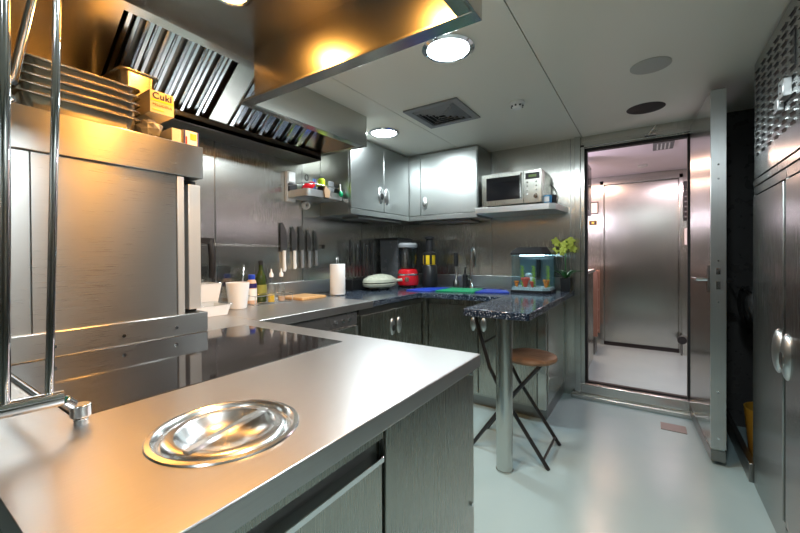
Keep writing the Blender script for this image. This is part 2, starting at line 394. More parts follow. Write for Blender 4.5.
bk = M(); slab(bk, -.2, NY - .012, -.02, LN, -.05, -.04); bk.build('plenum_back', SK, hood)
for a_, b_, h_ in ((-.2, .655, 0), (1.175, 1.285, 0), (1.90, NY - .012, -.018)):
    bl = M(); slab(bl, a_, b_, 0, LN, h_ - .012, h_); bl.build('blank_panel', SO, hood)
fm = M(); slab(fm, -.2, NY - .012, -.035, .02, 0, .012); slab(fm, -.2, NY - .012, LN - .02, LN + .005, 0, .012); fm.build('filter_rail', SO, hood)
def filt(y0, y1, n):
    m = M(); p = (y1 - y0) / n
    for k in range(n):
        y = y0 + p * k
        # raised baffle (trapezoid hat) with a rear channel between
        def hat(ya, yb, h0, h1, ins):
            def P(a, h, yy): q = T + dd * a + nn * h; return (q.x, yy, q.z)
            pr = [(ya, h0), (ya + ins, h1), (yb - ins, h1), (yb, h0)]
            A = [m.b.verts.new(P(.02, h, yy)) for yy, h in pr]; B = [m.b.verts.new(P(LN - .02, h, yy)) for yy, h in pr]
            for i in range(3): m.b.faces.new((A[i], A[i + 1], B[i + 1], B[i]))
            m.b.faces.new(A); m.b.faces.new(B[::-1])
        hat(y + .004, y + p * .40, -.020, .004, .008)
        hat(y + p * .55, y + p * .84, -.030, -.022, .006)
    f = m.build('filter', FI, hood, smooth=False)
    h = M(); ym = (y0 + y1) / 2
    def P(a, hh, yy): q = T + dd * a + nn * hh; return (q.x, yy, q.z)
    return f
for a, b in ((.66, .915), (.92, 1.17), (1.29, 1.59), (1.595, 1.895)): filt(a, b, 3 if b < 1.2 else 3)
M().box(XL, -2.10, -.2, NY - .012, ZH - .035, ZH - .005).box(-2.115, -2.10, -.2, NY - .012, ZH - .035, ZH + .02).build('grease_gutter', SK, hood, bevel=.002)
for k in range(9): M().cyl((-1.55 + k * .13, HY - .0125, 2.225), (-1.55 + k * .13, HY - .016, 2.225), .004, n=8).build('rivet', CH, hood)
for x, y in HOODL: downlight(x, y, 2.245, .062, YEL if False else CH, EMW, None, None, hood)

# ------------------------------------------------------------------ cooking island
isl = thing('cooking_island', 'large stainless cooking island with brushed worktop in the foreground', 'island', (-1.0, .6, 0))
PX, PY, PR = -.64, .386, .118
M().prism(rect(XL, -.44, .11, YI), ZT - .040, ZT, [circ(PX, PY, PR), rect(-1.53, -.925, .247, 1.008)]).build('worktop', ST, isl, bevel=.003)
M().box(-1.55, -.475, .14, 1.085, .10, ZT - .16).box(-1.55, -.70, .14, 1.085, ZT-.16, ZT - .041).box(-.52,-.475,.14,1.085,ZT-.16,ZT-.041).box(-2.28, -1.56, .14, 1.1, .1, ZT - .041).build('carcass', SD, isl)
M().box(-2.28, -.53, .16, 1.06, 0, .10).build('plinth', SK, isl)
M().box(-.475, -.452, .618, 1.085, .10, ZT - .042).build('side_panel', SD, isl, bevel=.002)
M().box(-.475, -.452, .14, .612, .828, ZT - .042).build('front_rail', SD, isl, bevel=.002)
M().box(-.476, -.47, .14, .612, .79, .828).build('pull_recess', SK, isl)
dr = M().box(-.470, -.450, .16, .604, .11, .785).build('drawer_front', SB, isl, bevel=.002)
M().box(-.470, -.444, .16, .604, .785, .797).build('pull_edge', CH, isl if False else dr, bevel=.001)
for z in (.84, .44): M().cyl((-.452, 1.06, z), (-.446, 1.06, z), .006, n=8).build('bolt', CH, isl)
ck = thing('induction_hob', 'black glass induction hob set flush in the island worktop', 'hob', (-1.2, .6, ZT - .01))
M().box(-1.528, -.927, .249, 1.006, ZT - .012, ZT + .0008).build('glass', GL, ck)
# waste chute lid
lid = thing('round_sink_lid', 'round polished steel lid with a bar handle set in the island worktop', 'lid', (PX, PY, ZT - .03))
M().lathe([(PR + .010, .0005), (PR + .008, .003), (PR, .004), (PR - .005, .001), (PR - .009, -.005), (PR - .014, -.006)], (PX, PY, ZT), n=72).build('rim', LID, lid)
M().lathe([(PR - .010, -.007), (PR - .014, -.002), (.094, .001), (.084, .001), (.080, -.002), (.070, -.014), (.050, -.025), (.025, -.030), (0, -.031)], (PX, PY, ZT), n=72).build('bowl', LID, lid)
a = math.atan2(.161, -.036)
M().box(-.090, .090, -.0065, .0065, -.004, .003).rot(a, (0, 0, 0)).build('tmp', LID)
tmp = bpy.data.objects['tmp']; me = tmp.data; off = WL['tmp']; bpy.data.objects.remove(tmp)
me.transform(Matrix.Translation(Vector((PX + .010, PY + .0, ZT)) + Vector((off.x, off.y, off.z + .002)) - WL[lid.name]))
o = bpy.data.objects.new('bar_handle', me); C.objects.link(o); o.parent = lid; WL[o.name] = WL[lid.name]

# tall housing with tray shelf
ho = thing('tall_steel_housing', 'tall brushed steel back panel and box standing on the island', 'steel housing', (-1.9, .3, ZT))
HYE = .757
M().box(-2.28, -1.556, -.2, HYE - .01, ZT, 1.524).build('body', SH, ho)
M().box(-1.556, -1.545, .315, HYE - .03, .955, 1.522).box(-1.556, -1.545, -.2, .309, .955, 1.522).build('front_panel', SH, ho)
M().box(-1.556, -1.541, HYE - .026, HYE, .97, 1.52).build('corner_post', PALE, ho, bevel=.002)
M().box(-1.60, -1.565, HYE + .028, HYE + .078, .985, 1.50).build('side_door_edge', PALE, ho, bevel=.003)
M().box(-2.28, -1.60, HYE, HYE + .075, ZT+.02, 1.52).build('side_recess', DK, ho)
M().box(-2.28, -1.535, -.2, .832, 1.524, 1.655).build('top_box', SH, ho, bevel=.003)
M().box(-2.28, -1.535, -.2, .846, ZT + .001, .972).build('base_flange', SH, ho, bevel=.003)
for y in (.36, .545, .72): M().cyl((-1.536, y, .925), (-1.531, y, .925), .006, n=12).build('screw', CH, ho)
hh = M().box(-1.65, -1.60, HYE + .078, HYE + .155, 1.258, 1.283).tube([(-1.61, HYE + .142, 1.275), (-1.60, HYE + .146, 1.20), (-1.60, HYE + .146, 1.14), (-1.60, HYE + .142, 1.105)], [.012, .014, .014, .012], n=12)
hh.build('handle', BK, ho)

# steel trays
def tray(z, y0, y1, x0, x1, h, label):
    m = M()
    def ring(ins, zz, rad):
        pts = []
        for cx_, cy_, a0 in ((x1 - ins - rad, y1 - ins - rad, 0), (x0 + ins + rad, y1 - ins - rad, 90), (x0 + ins + rad, y0 + ins + rad, 180), (x1 - ins - rad, y0 + ins + rad, 270)):
            for k in range(7): t = R(a0 + 15 * k); pts.append(m.b.verts.new((cx_ + rad * math.cos(t), cy_ + rad * math.sin(t), zz)))
        return pts
    rs = [ring(0, z + h - .004, .03), ring(0, z + h, .03), ring(.012, z + h, .03), ring(.022, z + .012, .03), ring(.035, z, .03)]
    for A, B in zip(rs, rs[1:]):
        for k in range(28): m.b.faces.new((A[k], A[(k + 1) % 28], B[(k + 1) % 28], B[k]))
    m.b.faces.new(rs[-1])
    o = m.build('steel_tray', TR); sol = o.modifiers.new('thick', 'SOLIDIFY'); sol.thickness = .0015
    return tag(o, label, 'tray', 'steel trays stacked on the housing')
ords = ['bottom steel tray of the stack on top of the housing', 'second steel tray from the bottom of the stack', 'middle steel tray of the five tray stack',
        'second steel tray from the top of the stack', 'topmost steel tray of the stack on the housing']
for k, l in enumerate(ords): tray(1.657 + .028 * k, .285 + .004 * k, .625, -2.10, -1.565, .055, l)
dp = M(); 
tag(tray(1.656, .632, .79, -2.09, -1.80, .335, ''), 'deep steel pan standing behind the tray stack', 'pan'); 
pan = [o for o in bpy.data.objects if o.name.startswith('steel_tray') and o.get('category') == 'pan'][0]; pan.name = 'deep_steel_pan'; del pan['group']

# packets on the housing
def packet(name, x0, x1, y0, y1, z0, z1, m, label, cat='box', faces=(), rz=0):
    t = thing(name, label, cat, ((x0 + x1) / 2, (y0 + y1) / 2, z0))
    M().box(x0, x1, y0, y1, z0, z1).build('carton', m, t, bevel=.001)
    for (nm, fy0, fy1, fz0, fz1, fm) in faces: M().box(x1 - .001, x1 + .0012, fy0, fy1, fz0, fz1).build(nm, fm, t)
    return t
RF = Matrix(((0, 0, 1, 0), (1, 0, 0, 0), (0, 1, 0, 0), (0, 0, 0, 1)))   # text facing +x, reading towards +y
ckb = packet('cling_film_box', -1.785, -1.575, .652, .738, 1.757, 1.842, CARD, 'cream cardboard cling film box on top of the crumpled bag', 'box',
             [('label_band', .655, .735, 1.803, 1.809, LIME), ('label_band', .66, .70, 1.768, 1.771, LIME)])
NAVY = plain('navy_ink', (.02, .01, .10), .5)
text('Cuki', .034, (-1.5735, .695, 1.8125), RF, NAVY, ckb, bold=.0006)
text('PELLICOLA', .013, (-1.5735, .695, 1.786), RF, plain('olive_ink', (.25, .22, .10), .5), ckb)
def crumple(name, c, r, m, label, cat, seed, n=14, amp=.25):
    rnd = random.Random(seed); mm = M().ell(c, r, n)
    for v in mm.b.verts:
        d = v.co - Vector(c); v.co = Vector(c) + d * (1 + rnd.uniform(-amp, amp))
    zmin = min(v.co.z for v in mm.b.verts)
    o = mm.build(name, m, smooth=False); return tag(o, label, cat)
crumple('crumpled_bag', (-1.65, .675, 1.706), (.07, .038, .04), plain('crumpled_paper', (.42, .40, .36), .7), 'crumpled greyish paper bag under the cling film box', 'paper bag', 3, amp=.18)
packet('small_carton', -1.66, -1.56, .722, .758, 1.656, 1.712, CARD, 'small cream carton beside the crumpled bag', 'box')
packet('colourful_carton', -1.70, -1.555, .765, .825, 1.656, 1.715, PAPER, 'small white carton with purple and red edges at the end of the housing', 'box',
       [('stripe', .765, .771, 1.656, 1.715, NAVY), ('stripe', .773, .778, 1.66, 1.69, RED), ('print', .79, .815, 1.68, 1.705, YEL), ('stripe', .819, .825, 1.656, 1.715, NAVY)])

# chrome rack in front left
rk = thing('chrome_tube_rack', 'chromed tube rack standing on the near left corner of the island', 'rack', (-.9, .18, ZT))
M().tube([(-.878, .218, .95), (-.891, .141, .95), (-.93, -.06, .95)], .0135, n=16).build('bottom_rail', CH, rk)
p2 = (-.884, .200, .955); p1 = (-.890, .146, .955)
M().tube([p2, (-.884, .216, 1.60), (-.884, .232, 2.24)], .0062, n=14).build('post', CH, rk)
M().tube([p1, (-.890, .152, 1.60), (-.890, .160, 2.24)], .0078, n=14).build('post', CH, rk)
M().tube([(-.884, .194, .95), (-1.138, .193, .95)], .006, n=12).build('cross_rail', CH, rk)
M().tube([(-1.138, .193, .89), (-1.138, .193, 1.1)], .006, n=12).build('rear_post', CH, rk) if False else None
M().tube([(-.890, .16, 1.50), (-1.12, .25, 1.86), (-1.2, .28, 2.0)], .007, n=12).build('brace', CH, rk)
M().tube([(-.890, .16, 1.475), (-.95, .08, 1.42)], .009, n=12).build('brace', CH, rk)
M().tube([(-.878, .218, .945), (-.882, .232, .93)], .010, n=12).cyl((-.885, .244, .905), (-.885, .244, .928), .016, .016).cyl((-.885, .244, ZT), (-.885, .244, .902), .011).build('foot_clamp', CH, rk, bevel=.002)

# ------------------------------------------------------------------ left run and base units
lw = tag(M().box(XL, XI, YI + .001, 2.02, ZT - .045, ZT).build('steel_worktop', ST, bevel=.003), 'brushed steel worktop along the left wall', 'worktop')
gw = M().prism([(XL, 2.021), (XI, 2.021), (XI, 2.60), (XI + .02, 2.645), (-.897, 2.68), (-.897, YB), (XL, YB)], ZT - .04, ZT, [rect(-1.34, -1.06, 3.0, 3.3)])
tag(gw.build('granite_worktop', GR, bevel=.003), 'blue black speckled granite worktop round the corner', 'worktop')
sk = thing('sink', 'small steel sink set in the granite under the tap', 'sink', (-1.2, 3.15, ZT - .15))
M().box(-1.345, -1.34, 3.0, 3.3, ZT - .15, ZT + .001).box(-1.06, -1.055, 3.0, 3.3, ZT - .15, ZT + .001).box(-1.34, -1.06, 2.995, 3.0, ZT - .15, ZT + .001).box(-1.34, -1.06, 3.3, 3.305, ZT - .15, ZT + .001).box(-1.34, -1.06, 3.0, 3.3, ZT - .155, ZT - .15).build('basin', LID, sk)
M().cyl((-1.2, 3.15, ZT - .15), (-1.2, 3.15, ZT - .146), .025).build('drain', CH, sk)
ups = M().box(XL, XL + .012, 1.72, YB, ZT, 1.0).box(XL + .012, -.55, YB - .012, YB, ZT, 1.0)
tag(ups.build('steel_upstand', SU, bevel=.002), 'low steel upstand where the worktops meet the walls', 'upstand')

def oval_handle(cx_, cy_, cz, axis, m_parent, cup, s=1.0):
    """vesica shaped latch; axis 'x' = face looks to +x, 'y' = looks to -y, '-x' = looks to -x"""
    hw, hh_ = .030 * s, .068 * s
    d_ = .016 * s
    def place(o_, r, h=0):
        c = {'x': (cx_ + h, cy_, cz), '-x': (cx_ - h, cy_, cz), 'y': (cx_, cy_ - h, cz)}[axis]
        rr = (d_, r[0], r[1]) if axis != 'y' else (r[0], d_, r[1])
        return o_.ell(c, rr, 24)
    o = place(M(), (hw, hh_)).build('handle', SU, m_parent)
    if cup:
        c = {'x': (cx_ + d_ * .75, cy_, cz - hh_ * .12), '-x': (cx_ - d_ * .75, cy_, cz - hh_ * .12), 'y': (cx_, cy_ - d_ * .75, cz - hh_ * .12)}[axis]
        rr = (d_ * .35, hw * .68, hh_ * .42) if axis != 'y' else (hw * .68, d_ * .35, hh_ * .42)
        M().ell(c, rr, 16).build('finger_cup', DK if cup == 1 else SK, o)
    return o
# appliance under the steel worktop
ov = thing('under_counter_oven', 'under counter oven with dark control strip beneath the steel worktop', 'oven', (-1.95, 1.5, 0))
M().box(XL + .02, XI - .03, YI + .02, 1.875, .1, ZT - .046).build('body', SD, ov)
M().box(XI - .03, XI - .012, YI + .03, 1.86, .755, .835).build('control_panel', DARKP, ov, bevel=.002)
M().box(XI - .03, XI - .010, YI + .03, 1.86, .14, .745).build('oven_door', SV, ov, bevel=.002)
M().box(XI - .010, XI - .008, 1.22, 1.68, .25, .70).build('door_glass', GL, ov)
M().box(XI - .010, XI - .004, 1.845, 1.86, .14, .745).build('door_trim', SU, ov)
for y in (1.66, 1.72, 1.78): M().cyl((XI - .012, y, .795), (XI - .002, y, .795), .010, n=12).build('knob', CH, ov)
def cabinet(name, label, loc, cat='cabinet', group=None): return thing(name, label, cat, loc, group)
bc = cabinet('base_cabinet', 'steel base cabinet with two oval latches left of the inner corner', (-1.95, 2.3, 0))
M().box(XL + .02, XI - .032, 1.885, 2.70, .1, ZT - .047).build('carcass', SD, bc)
M().box(XL + .02, XI - .10, 1.885, 2.70, 0, .1).build('plinth', SK, bc)
for i, (a, b) in enumerate(((1.905, 2.302), (2.308, 2.685))):
    d = M().box(XI - .030, XI - .012, a, b, .12, .80).build('door', SB, bc, bevel=.002)
    oval_handle(XI - .012, (2.262, 2.35)[i], .672, 'x', d, 1 if i == 0 else 0, .95)
M().box(XI - .032, XI - .02, 1.885, 2.70, .805, ZT - .047).build('top_rail', SK, bc)
bb = cabinet('base_cabinet', 'steel base cabinet facing the room beneath the granite and sink', (-1.1, 3.05, 0))
M().box(XI + .0, -.60, 2.755, YB - .002, .1, ZT - .16).box(XI,-1.36,2.755,YB-.002,ZT-.16,ZT-.042).box(-1.04,-.60,2.755,YB-.002,ZT-.16,ZT-.042).box(-1.36,-1.04,2.755,2.98,ZT-.16,ZT-.042).build('carcass', SD, bb)
M().box(XI, -.61, 2.82, YB - .002, 0, .1).build('plinth', SK, bb)
for i, (a, b) in enumerate(((XI + .03, -1.105), (-1.095, -.66))):
    d = M().box(a, b, 2.735, 2.754, .12, .80).build('door', SB, bb, bevel=.002)
    oval_handle((-1.14, -1.055)[i], 2.735, .66, 'y', d, 0, .8)
M().box(XI - .030, XI + .026, 2.70, 2.755, .1, ZT - .042).build('corner_post', SB, bb, bevel=.002)
M().box(-.655, -.598, 2.735, 2.76, .1, ZT - .042).build('corner_post', SV, bb, bevel=.002)
M().box(-.60, -.594, 2.80, 3.38, .12, .80).build('side_panel', SV, bb, bevel=.002)

# breakfast bar
br = thing('breakfast_bar', 'narrow granite breakfast bar on a round steel column', 'bar', (-.7, 2.7, 0))
M().prism([(-.896, 2.005), (-.885, 1.995), (-.535, 1.995), (-.522, 2.01), (-.522, YB - .001), (-.896, YB - .001)], ZT - .042, ZT).build('granite_top', GR, br, bevel=.004)
M().cyl((-.668, 2.042, 0), (-.668, 2.042, ZT - .042), .045, n=40).cyl((-.668, 2.042, 0), (-.668, 2.042, .008), .048, n=40).build('column', SV, br)
# folding chair with round wooden seat
st = thing('folding_stool', 'folding chair with black tube legs and round wooden seat under the bar', 'chair', (-.66, 2.32, 0))
M().lathe([(0, 0), (.135, 0), (.150, .008), (.155, .02), (.150, .034), (.130, .042), (0, .044)], (-.600, 2.33, .555), n=40).build('seat', SEATW, st)
for y in (2.17, 2.49):
    M().tube([(-.895, y, .835), (-.86, y, .72), (-.80, y, .52), (-.72, y, .37), (-.462, y, .0)], .0115, n=12).build('leg', BK, st)
for y in (2.195, 2.465):
    M().tube([(-.52, y, .555), (-.70, y, .33), (-.93, y, 0)], .0115, n=12).build('leg', BK, st)
M().tube([(-.49, 2.17, .045), (-.49, 2.49, .045)], .007).build('foot_rung', BK, st)
M().tube([(-.845, 2.17, .66), (-.845, 2.49, .66)], .007).build('back_rung', BK, st)
M().tube([(-.893, 2.17, .83), (-.893, 2.49, .83)], .010).build('back_rail', BK, st)

# ------------------------------------------------------------------ wall cabinets
ZU0, ZU1 = 1.535, 2.135
uc = cabinet('wall_cabinet', 'brushed steel wall cabinet with two doors on the left wall', (-2.13, 2.68, ZU0))
M().box(XL + .001, -1.985, 2.24, 3.43, ZU0, ZU1 + .04).build('carcass', SC, uc, bevel=.002)
for i, (a, b) in enumerate(((2.246, 2.688), (2.694, 3.105))):
    d = M().box(-1.983, -1.965, a, b, ZU0 + .05, ZU1).build('door', SC, uc, bevel=.002)
    oval_handle(-1.965, (2.642, 2.735)[i], 1.732, 'x', d, 1 if i == 0 else 0, 1.15)
M().box(-1.985, -1.962, 2.242, 3.108, ZU0, ZU0 + .045).build('bottom_rail', SC, uc, bevel=.002)
M().box(-2.2, -2.02, 2.4, 3.05, ZU0 - .022, ZU0 - .001).build('under_light', SK, uc, bevel=.002)
uc2 = cabinet('wall_cabinet', 'brushed steel single door wall cabinet left of the microwave', (-1.6, 3.28, ZU0))
M().box(-1.984, -1.252, 3.13, YB - .001, ZU0, ZU1 + .04).build('carcass', SC, uc2, bevel=.002)
M().box(-1.963, -1.835, 3.112, 3.129, ZU0 + .05, ZU1).build('filler', SC, uc2, bevel=.002)
d = M().box(-1.829, -1.257, 3.110, 3.129, ZU0 + .05, ZU1).build('door', SC, uc2, bevel=.002)
oval_handle(-1.785, 3.11, 1.70, 'y', d, 2, 1.0)
M().box(-1.963, -1.252, 3.108, 3.13, ZU0, ZU0 + .045).build('bottom_rail', SC, uc2, bevel=.002)
M().box(-1.9, -1.35, 3.2, 3.4, ZU0 - .022, ZU0 - .001).build('under_light', SK, uc2, bevel=.002)
ms = tag(M().prism([(-1.25, 3.05), (-.64, 3.05), (-.60, 3.09), (-.57, YB - .001), (-1.25, YB - .001)], 1.555, 1.606).build('microwave_shelf', SU, bevel=.004), 'thick steel shelf carrying the microwave', 'shelf')
mwv = thing('microwave', 'silver microwave oven with black window on the steel shelf', 'microwave', (-.95, 3.25, 1.607))
mx0, mx1, my, mz0, mz1 = -1.195, -.70, 3.075, 1.618, 1.885
M().box(mx0, mx1, my + .012, YB - .04, mz0, mz1).build('body', SB, mwv, bevel=.004)
dor = M().box(mx0, -.842, my, my + .012, mz0, mz1).build('door', SD, mwv, bevel=.002)
M().box(mx0 + .04, -.872, my - .002, my, mz0 + .042, mz1 - .032).build('window', GL, dor)
M().tube([(-.858, my, mz0 + .03), (-.858, my - .025, mz0 + .04), (-.858, my - .025, mz1 - .03), (-.858, my, mz1 - .02)], .006).build('handle', CH, dor)
cp = M().box(-.838, mx1, my, my + .012, mz0, mz1).build('control_panel', SD, mwv, bevel=.002)
M().box(-.825, -.715, my - .002, my, mz1 - .075, mz1 - .025).build('display_frame', BK, cp)
M().box(-.80, -.74, my - .003, my - .001, mz1 - .06, mz1 - .04).build('display', DISP, cp)
bt = M()
for r_ in range(4):
    for c_ in (0, 1): bt.cyl((-.81 + .07 * c_, my, mz1 - .10 - .032 * r_), (-.81 + .07 * c_, my - .005, mz1 - .10 - .032 * r_), .007, n=10)
bt.build('button', CH, cp)
M().cyl((-.742, my, mz0 + .05), (-.742, my - .018, mz0 + .05), .017).build('knob', CH, cp)
ft = M()
for x in (mx0 + .04, mx1 - .04): ft.cyl((x, my + .05, 1.606), (x, my + .05, mz0), .012).cyl((x, YB - .08, 1.606), (x, YB - .08, mz0), .012)
ft.build('foot', BK, mwv)
M().box(-1.12, -.95, my + .02, my + .05, mz1, mz1 + .008).build('top_sticker', WH, mwv)
M().tube([(-.70, 3.38, 1.80), (-.66, 3.38, 1.76), (-.635, 3.38, 1.68), (-.65, 3.39, 1.62), (-.66, 3.4, 1.61)], .004).build('cable', BK, mwv)
cu = thing('blue_mug', 'blue and white mug on the shelf right of the microwave', 'mug', (-.665, 3.13, 1.607))
M().lathe([(0, 0), (.028, 0), (.03, .005), (.032, .065), (.029, .065), (.027, .01), (0, .008)], (-.665, 3.13, 1.607)).build('cup', SKY, cu)
M().box(-.684, -.648, 3.096, 3.1, 1.62, 1.66).build('label_patch', WH, cu)
tag(M().lathe([(0, 0), (.024, 0), (.025, .07), (.018, .078), (0, .078)], (-.635, 3.2, 1.607)).build('spice_tin', BK), 'dark spice tin behind the blue mug', 'tin')

# ------------------------------------------------------------------ things on the left wall
ph = thing('wall_intercom', 'white wall mounted can opener plate with dark centre left of the utensil rack', 'intercom', (XL, 1.90, 1.61))
ph['label'] = 'tall white wall unit with dark centre left of the utensil rack'; ph['category'] = 'wall unit'; ph.name = 'wall_dispenser'; WL[ph.name] = Vector((XL, 1.90, 1.61))
M().box(XL + .003, XL + .035, 1.865, 1.945, 1.615, 1.845).build('backplate', WH, ph, bevel=.004)
M().box(XL + .035, XL + .055, 1.868, 1.942, 1.69, 1.755).build('dark_clamp', BK, ph, bevel=.003)
M().box(XL + .035, XL + .042, 1.873, 1.937, 1.765, 1.835).build('bright_window', PAPER, ph)
M().cyl((XL + .035, 1.945, 1.69), (XL + .07, 1.965, 1.69), .022).build('crank', SU, ph)
rg = thing('wall_pipe_outlet', 'round white outlet ring on the wall under the utensil rack', 'outlet', (XL, 2.045, 1.60))
M().lathe([(.018, .002), (.03, .002), (.034, .02), (.03, .04), (.018, .04), (.016, .01), (0, .01)], (XL, 2.06, 1.605), axis='x').build('ring', WH, rg)
M().lathe([(0, .012), (.015, .012), (.015, .014), (0, .014)], (XL, 2.06, 1.605), axis='x').build('core', GREY, rg)
ra = thing('utensil_rack', 'curved steel utensil rack on the left wall beside the wall cabinet', 'rack', (-2.18, 2.05, 1.64))
x1_, y0_, y1_ = -2.05, 1.87, 2.235
band = [(XL + .002, y0_)] + [(x1_ - .04 + .04 * math.sin(R(t)), y0_ + .04 - .04 * math.cos(R(t))) for t in (0, 22, 45, 67, 90)] + [(x1_, y1_)]
inner = [(a, b) for a, b in band[::-1]]
inner = [(x1_ - .003, y1_)] + [(x1_ - .04 + .037 * math.sin(R(t)), y0_ + .04 - .037 * math.cos(R(t))) for t in (90, 67, 45, 22, 0)] + [(XL + .002, y0_ + .003)]
M().prism(band + inner, 1.640, 1.695).build('band', SU, ra)
M().prism(band + [(XL + .002, y1_)], 1.640, 1.643).build('shelf_plate', SU, ra)
M().tube([(a, b, 1.735) for a, b in band], .004).build('guard_wire', CH, ra)
def lone(m, name, mt, label, cat, bevel=0, group=None, **k): return tag(m.build(name, mt, bevel=bevel), label, cat, group)
sc = thing('red_scoop', 'red scoop with black ring handle in the utensil rack', 'scoop', (-2.12, 1.93, 1.644))
M().ell((-2.12, 1.945, 1.725), (.02, .075, .03), rot=Matrix.Rotation(R(25), 3, 'X')).build('bowl', RED, sc)
M().tube([(-2.12, 1.925 + .016 * math.cos(t), 1.785 + .022 * math.sin(t)) for t in [k * math.pi / 6 for k in range(12)]], .004, closed=True).build('ring_handle', BK, sc)
M().cyl((-2.12, 1.93, 1.644), (-2.12, 1.93, 1.715), .008).build('stem', BK, sc)
for i, (y, l) in enumerate(((1.995, 'blue plastic stick left in the utensil rack beside the red scoop'), (2.012, 'blue plastic stick right in the rack beside the lime lid'))):
    lone(M().cyl((-2.12, y, 1.644), (-2.125, y, 1.79), .005), 'blue_stick', BLUE if i else SKY, l, 'utensil', group='blue sticks in the rack')
lm = thing('lime_juicer', 'lime green squeezer in the middle of the utensil rack', 'squeezer', (-2.11, 2.06, 1.644))
M().lathe([(0, 0), (.02, 0), (.03, .055), (.03, .07), (0, .07)], (-2.11, 2.065, 1.665)).build('cup', BK, lm)
M().lathe([(0, .0), (.045, .0), (.045, .008), (.028, .012), (.03, .05), (.02, .065), (0, .068)], (-2.11, 2.065, 1.735)).build('cap', LIME, lm)
M().cyl((-2.11, 2.065, 1.644), (-2.11, 2.065, 1.667), .018).build('foot', BK, lm)
lone(M().prism([(2.03, 1.645), (2.075, 1.645), (2.085, 1.70), (2.035, 1.735), (2.022, 1.70)], -2.046, -2.034, f=lambda a, b, h: (h, a, b)), 'brown_pot_holder', BROWNP, 'small brown holder hanging on the front of the utensil rack', 'holder')
lone(M().box(-2.20, -2.10, 2.13, 2.20, 1.644, 1.795), 'black_canister', GREY, 'grey canister at the far end of the utensil rack', 'canister', .006)
lone(M().box(-2.145, -2.09, 2.095, 2.125, 1.644, 1.73), 'black_clip_box', BK, 'small black box beside the grey canister in the rack', 'box', .004)
gn = thing('green_brush', 'green and white brush hanging at the wall cabinet edge', 'brush', (-2.03, 2.2, 1.66))
M().ell((-2.030, 2.2, 1.69), (.016, .018, .024)).build('head', GREEN, gn); M().cyl((-2.035, 2.2, 1.71), (-2.04, 2.2, 1.77), .006).build('stem', WH, gn)

# knife rail and knives
kr = thing('magnetic_knife_rail', 'long slim steel magnetic rail on the left wall', 'knife rail', (XL, 1.9, 1.27))
M().box(XL + .001, XL + .012, 1.15, 2.25, 1.270, 1.282).build('rail', SW, kr, bevel=.002)
M().box(XL + .001, XL + .016, 2.235, 2.27, 1.262, 1.292).build('end_cap', BK, kr)
kdat = [(1.845, 1.455, 1.085, .030, WH, 'large chef knife with white handle, leftmost on the wall rail'),
        (1.945, 1.432, 1.10, .026, WH, 'knife with white handle, second from left on the wall rail'),
        (2.02, 1.437, 1.105, .026, GREY, 'knife with grey handle, middle one on the wall rail'),
        (2.095, 1.418, 1.105, .022, GREY, 'knife with dark grey handle, fourth from left on the wall rail'),
        (2.17, 1.414, 1.12, .018, GREY, 'slim knife with dark handle, rightmost on the wall rail')]
for y, zt, zb, wd, hm, l in kdat:
    t = thing('kitchen_knife', l, 'knife', (XL + .015, y, zb), 'knives on the wall rail')
    zc_ = zb + (zt - zb) * .40
    M().prism([(y - wd, zc_), (y + wd, zc_ + .01), (y + wd * .9, zt - .07), (y - wd * .5, zt), (y - wd, zt - .01)], XL + .013, XL + .016, f=lambda a, b, h: (h, a, b)).build('blade', SK, t)
    M().tube([(XL + .018, y - .004, zb), (XL + .018, y + .003, zb + .015), (XL + .018, y, zb + .06), (XL + .018, y, zc_ + .01)], [.011, .014, .012, .013], n=10).build('handle', hm, t)

# ------------------------------------------------------------------ things on the steel worktop
def tub(x0, x1, y0, y1, z, h, m, tp=.012):
    b = M()
    A = [(x0 + tp, y0 + tp), (x1 - tp, y0 + tp), (x1 - tp, y1 - tp), (x0 + tp, y1 - tp)]; Bq = rect(x0, x1, y0, y1)
    va = [b.b.verts.new((*p, z)) for p in A]; vb = [b.b.verts.new((*p, z + h)) for p in Bq]
    vi = [b.b.verts.new((p[0] * .97 + .03 * (x0 + x1) / 2, p[1] * .97 + .03 * (y0 + y1) / 2, z + h)) for p in Bq]
    vj = [b.b.verts.new((p[0] * .97 + .03 * (x0 + x1) / 2, p[1] * .97 + .03 * (y0 + y1) / 2, z + .004)) for p in A]
    b.b.faces.new(va[::-1])
    for P_, Q_ in ((va, vb), (vb, vi), (vi, vj)):
        for i in range(4): b.b.faces.new((P_[i], P_[(i + 1) % 4], Q_[(i + 1) % 4], Q_[i]))
    b.b.faces.new(vj); return b
t1 = thing('plastic_food_tub', 'low clear plastic food tub nearest the housing', 'tub', (-1.92, 1.06, ZT))
tub(-2.02, -1.86, .93, 1.15, ZT + .001, .055, WHT).build('tub', WHT, t1, bevel=.004)
M().box(-2.026, -1.854, .924, 1.158, ZT + .056, ZT + .062).build('lid', PLX, t1, bevel=.002)
t2 = thing('plastic_food_tub', 'taller white plastic tub stood behind the low clear tub', 'tub', (-2.13, 1.12, ZT))
tub(-2.22, -2.07, .98, 1.225, ZT + .001, .155, WHT, .022).build('tub', WH, t2, bevel=.006)
M().box(-2.228, -2.062, .972, 1.230, ZT + .156, ZT + .164).build('lid', PLX, t2, bevel=.003)
tag(M().tube([(-2.265, 1.05, ZT + .012), (-2.285, 1.05, 1.12), (-2.285, 1.06, 1.145), (-2.285, 1.40, 1.150), (-2.285, 1.425, 1.13), (-2.265, 1.43, ZT + .012)], .005).box(-2.29, -2.286, 1.06, 1.42, ZT, 1.14).build('clear_tray', PLX), 'large clear tray leaning upright against the wall behind the tubs', 'tray')
bk_ = thing('white_measuring_jug', 'white plastic jug between the tubs and the bottles', 'jug', (-1.98, 1.26, ZT))
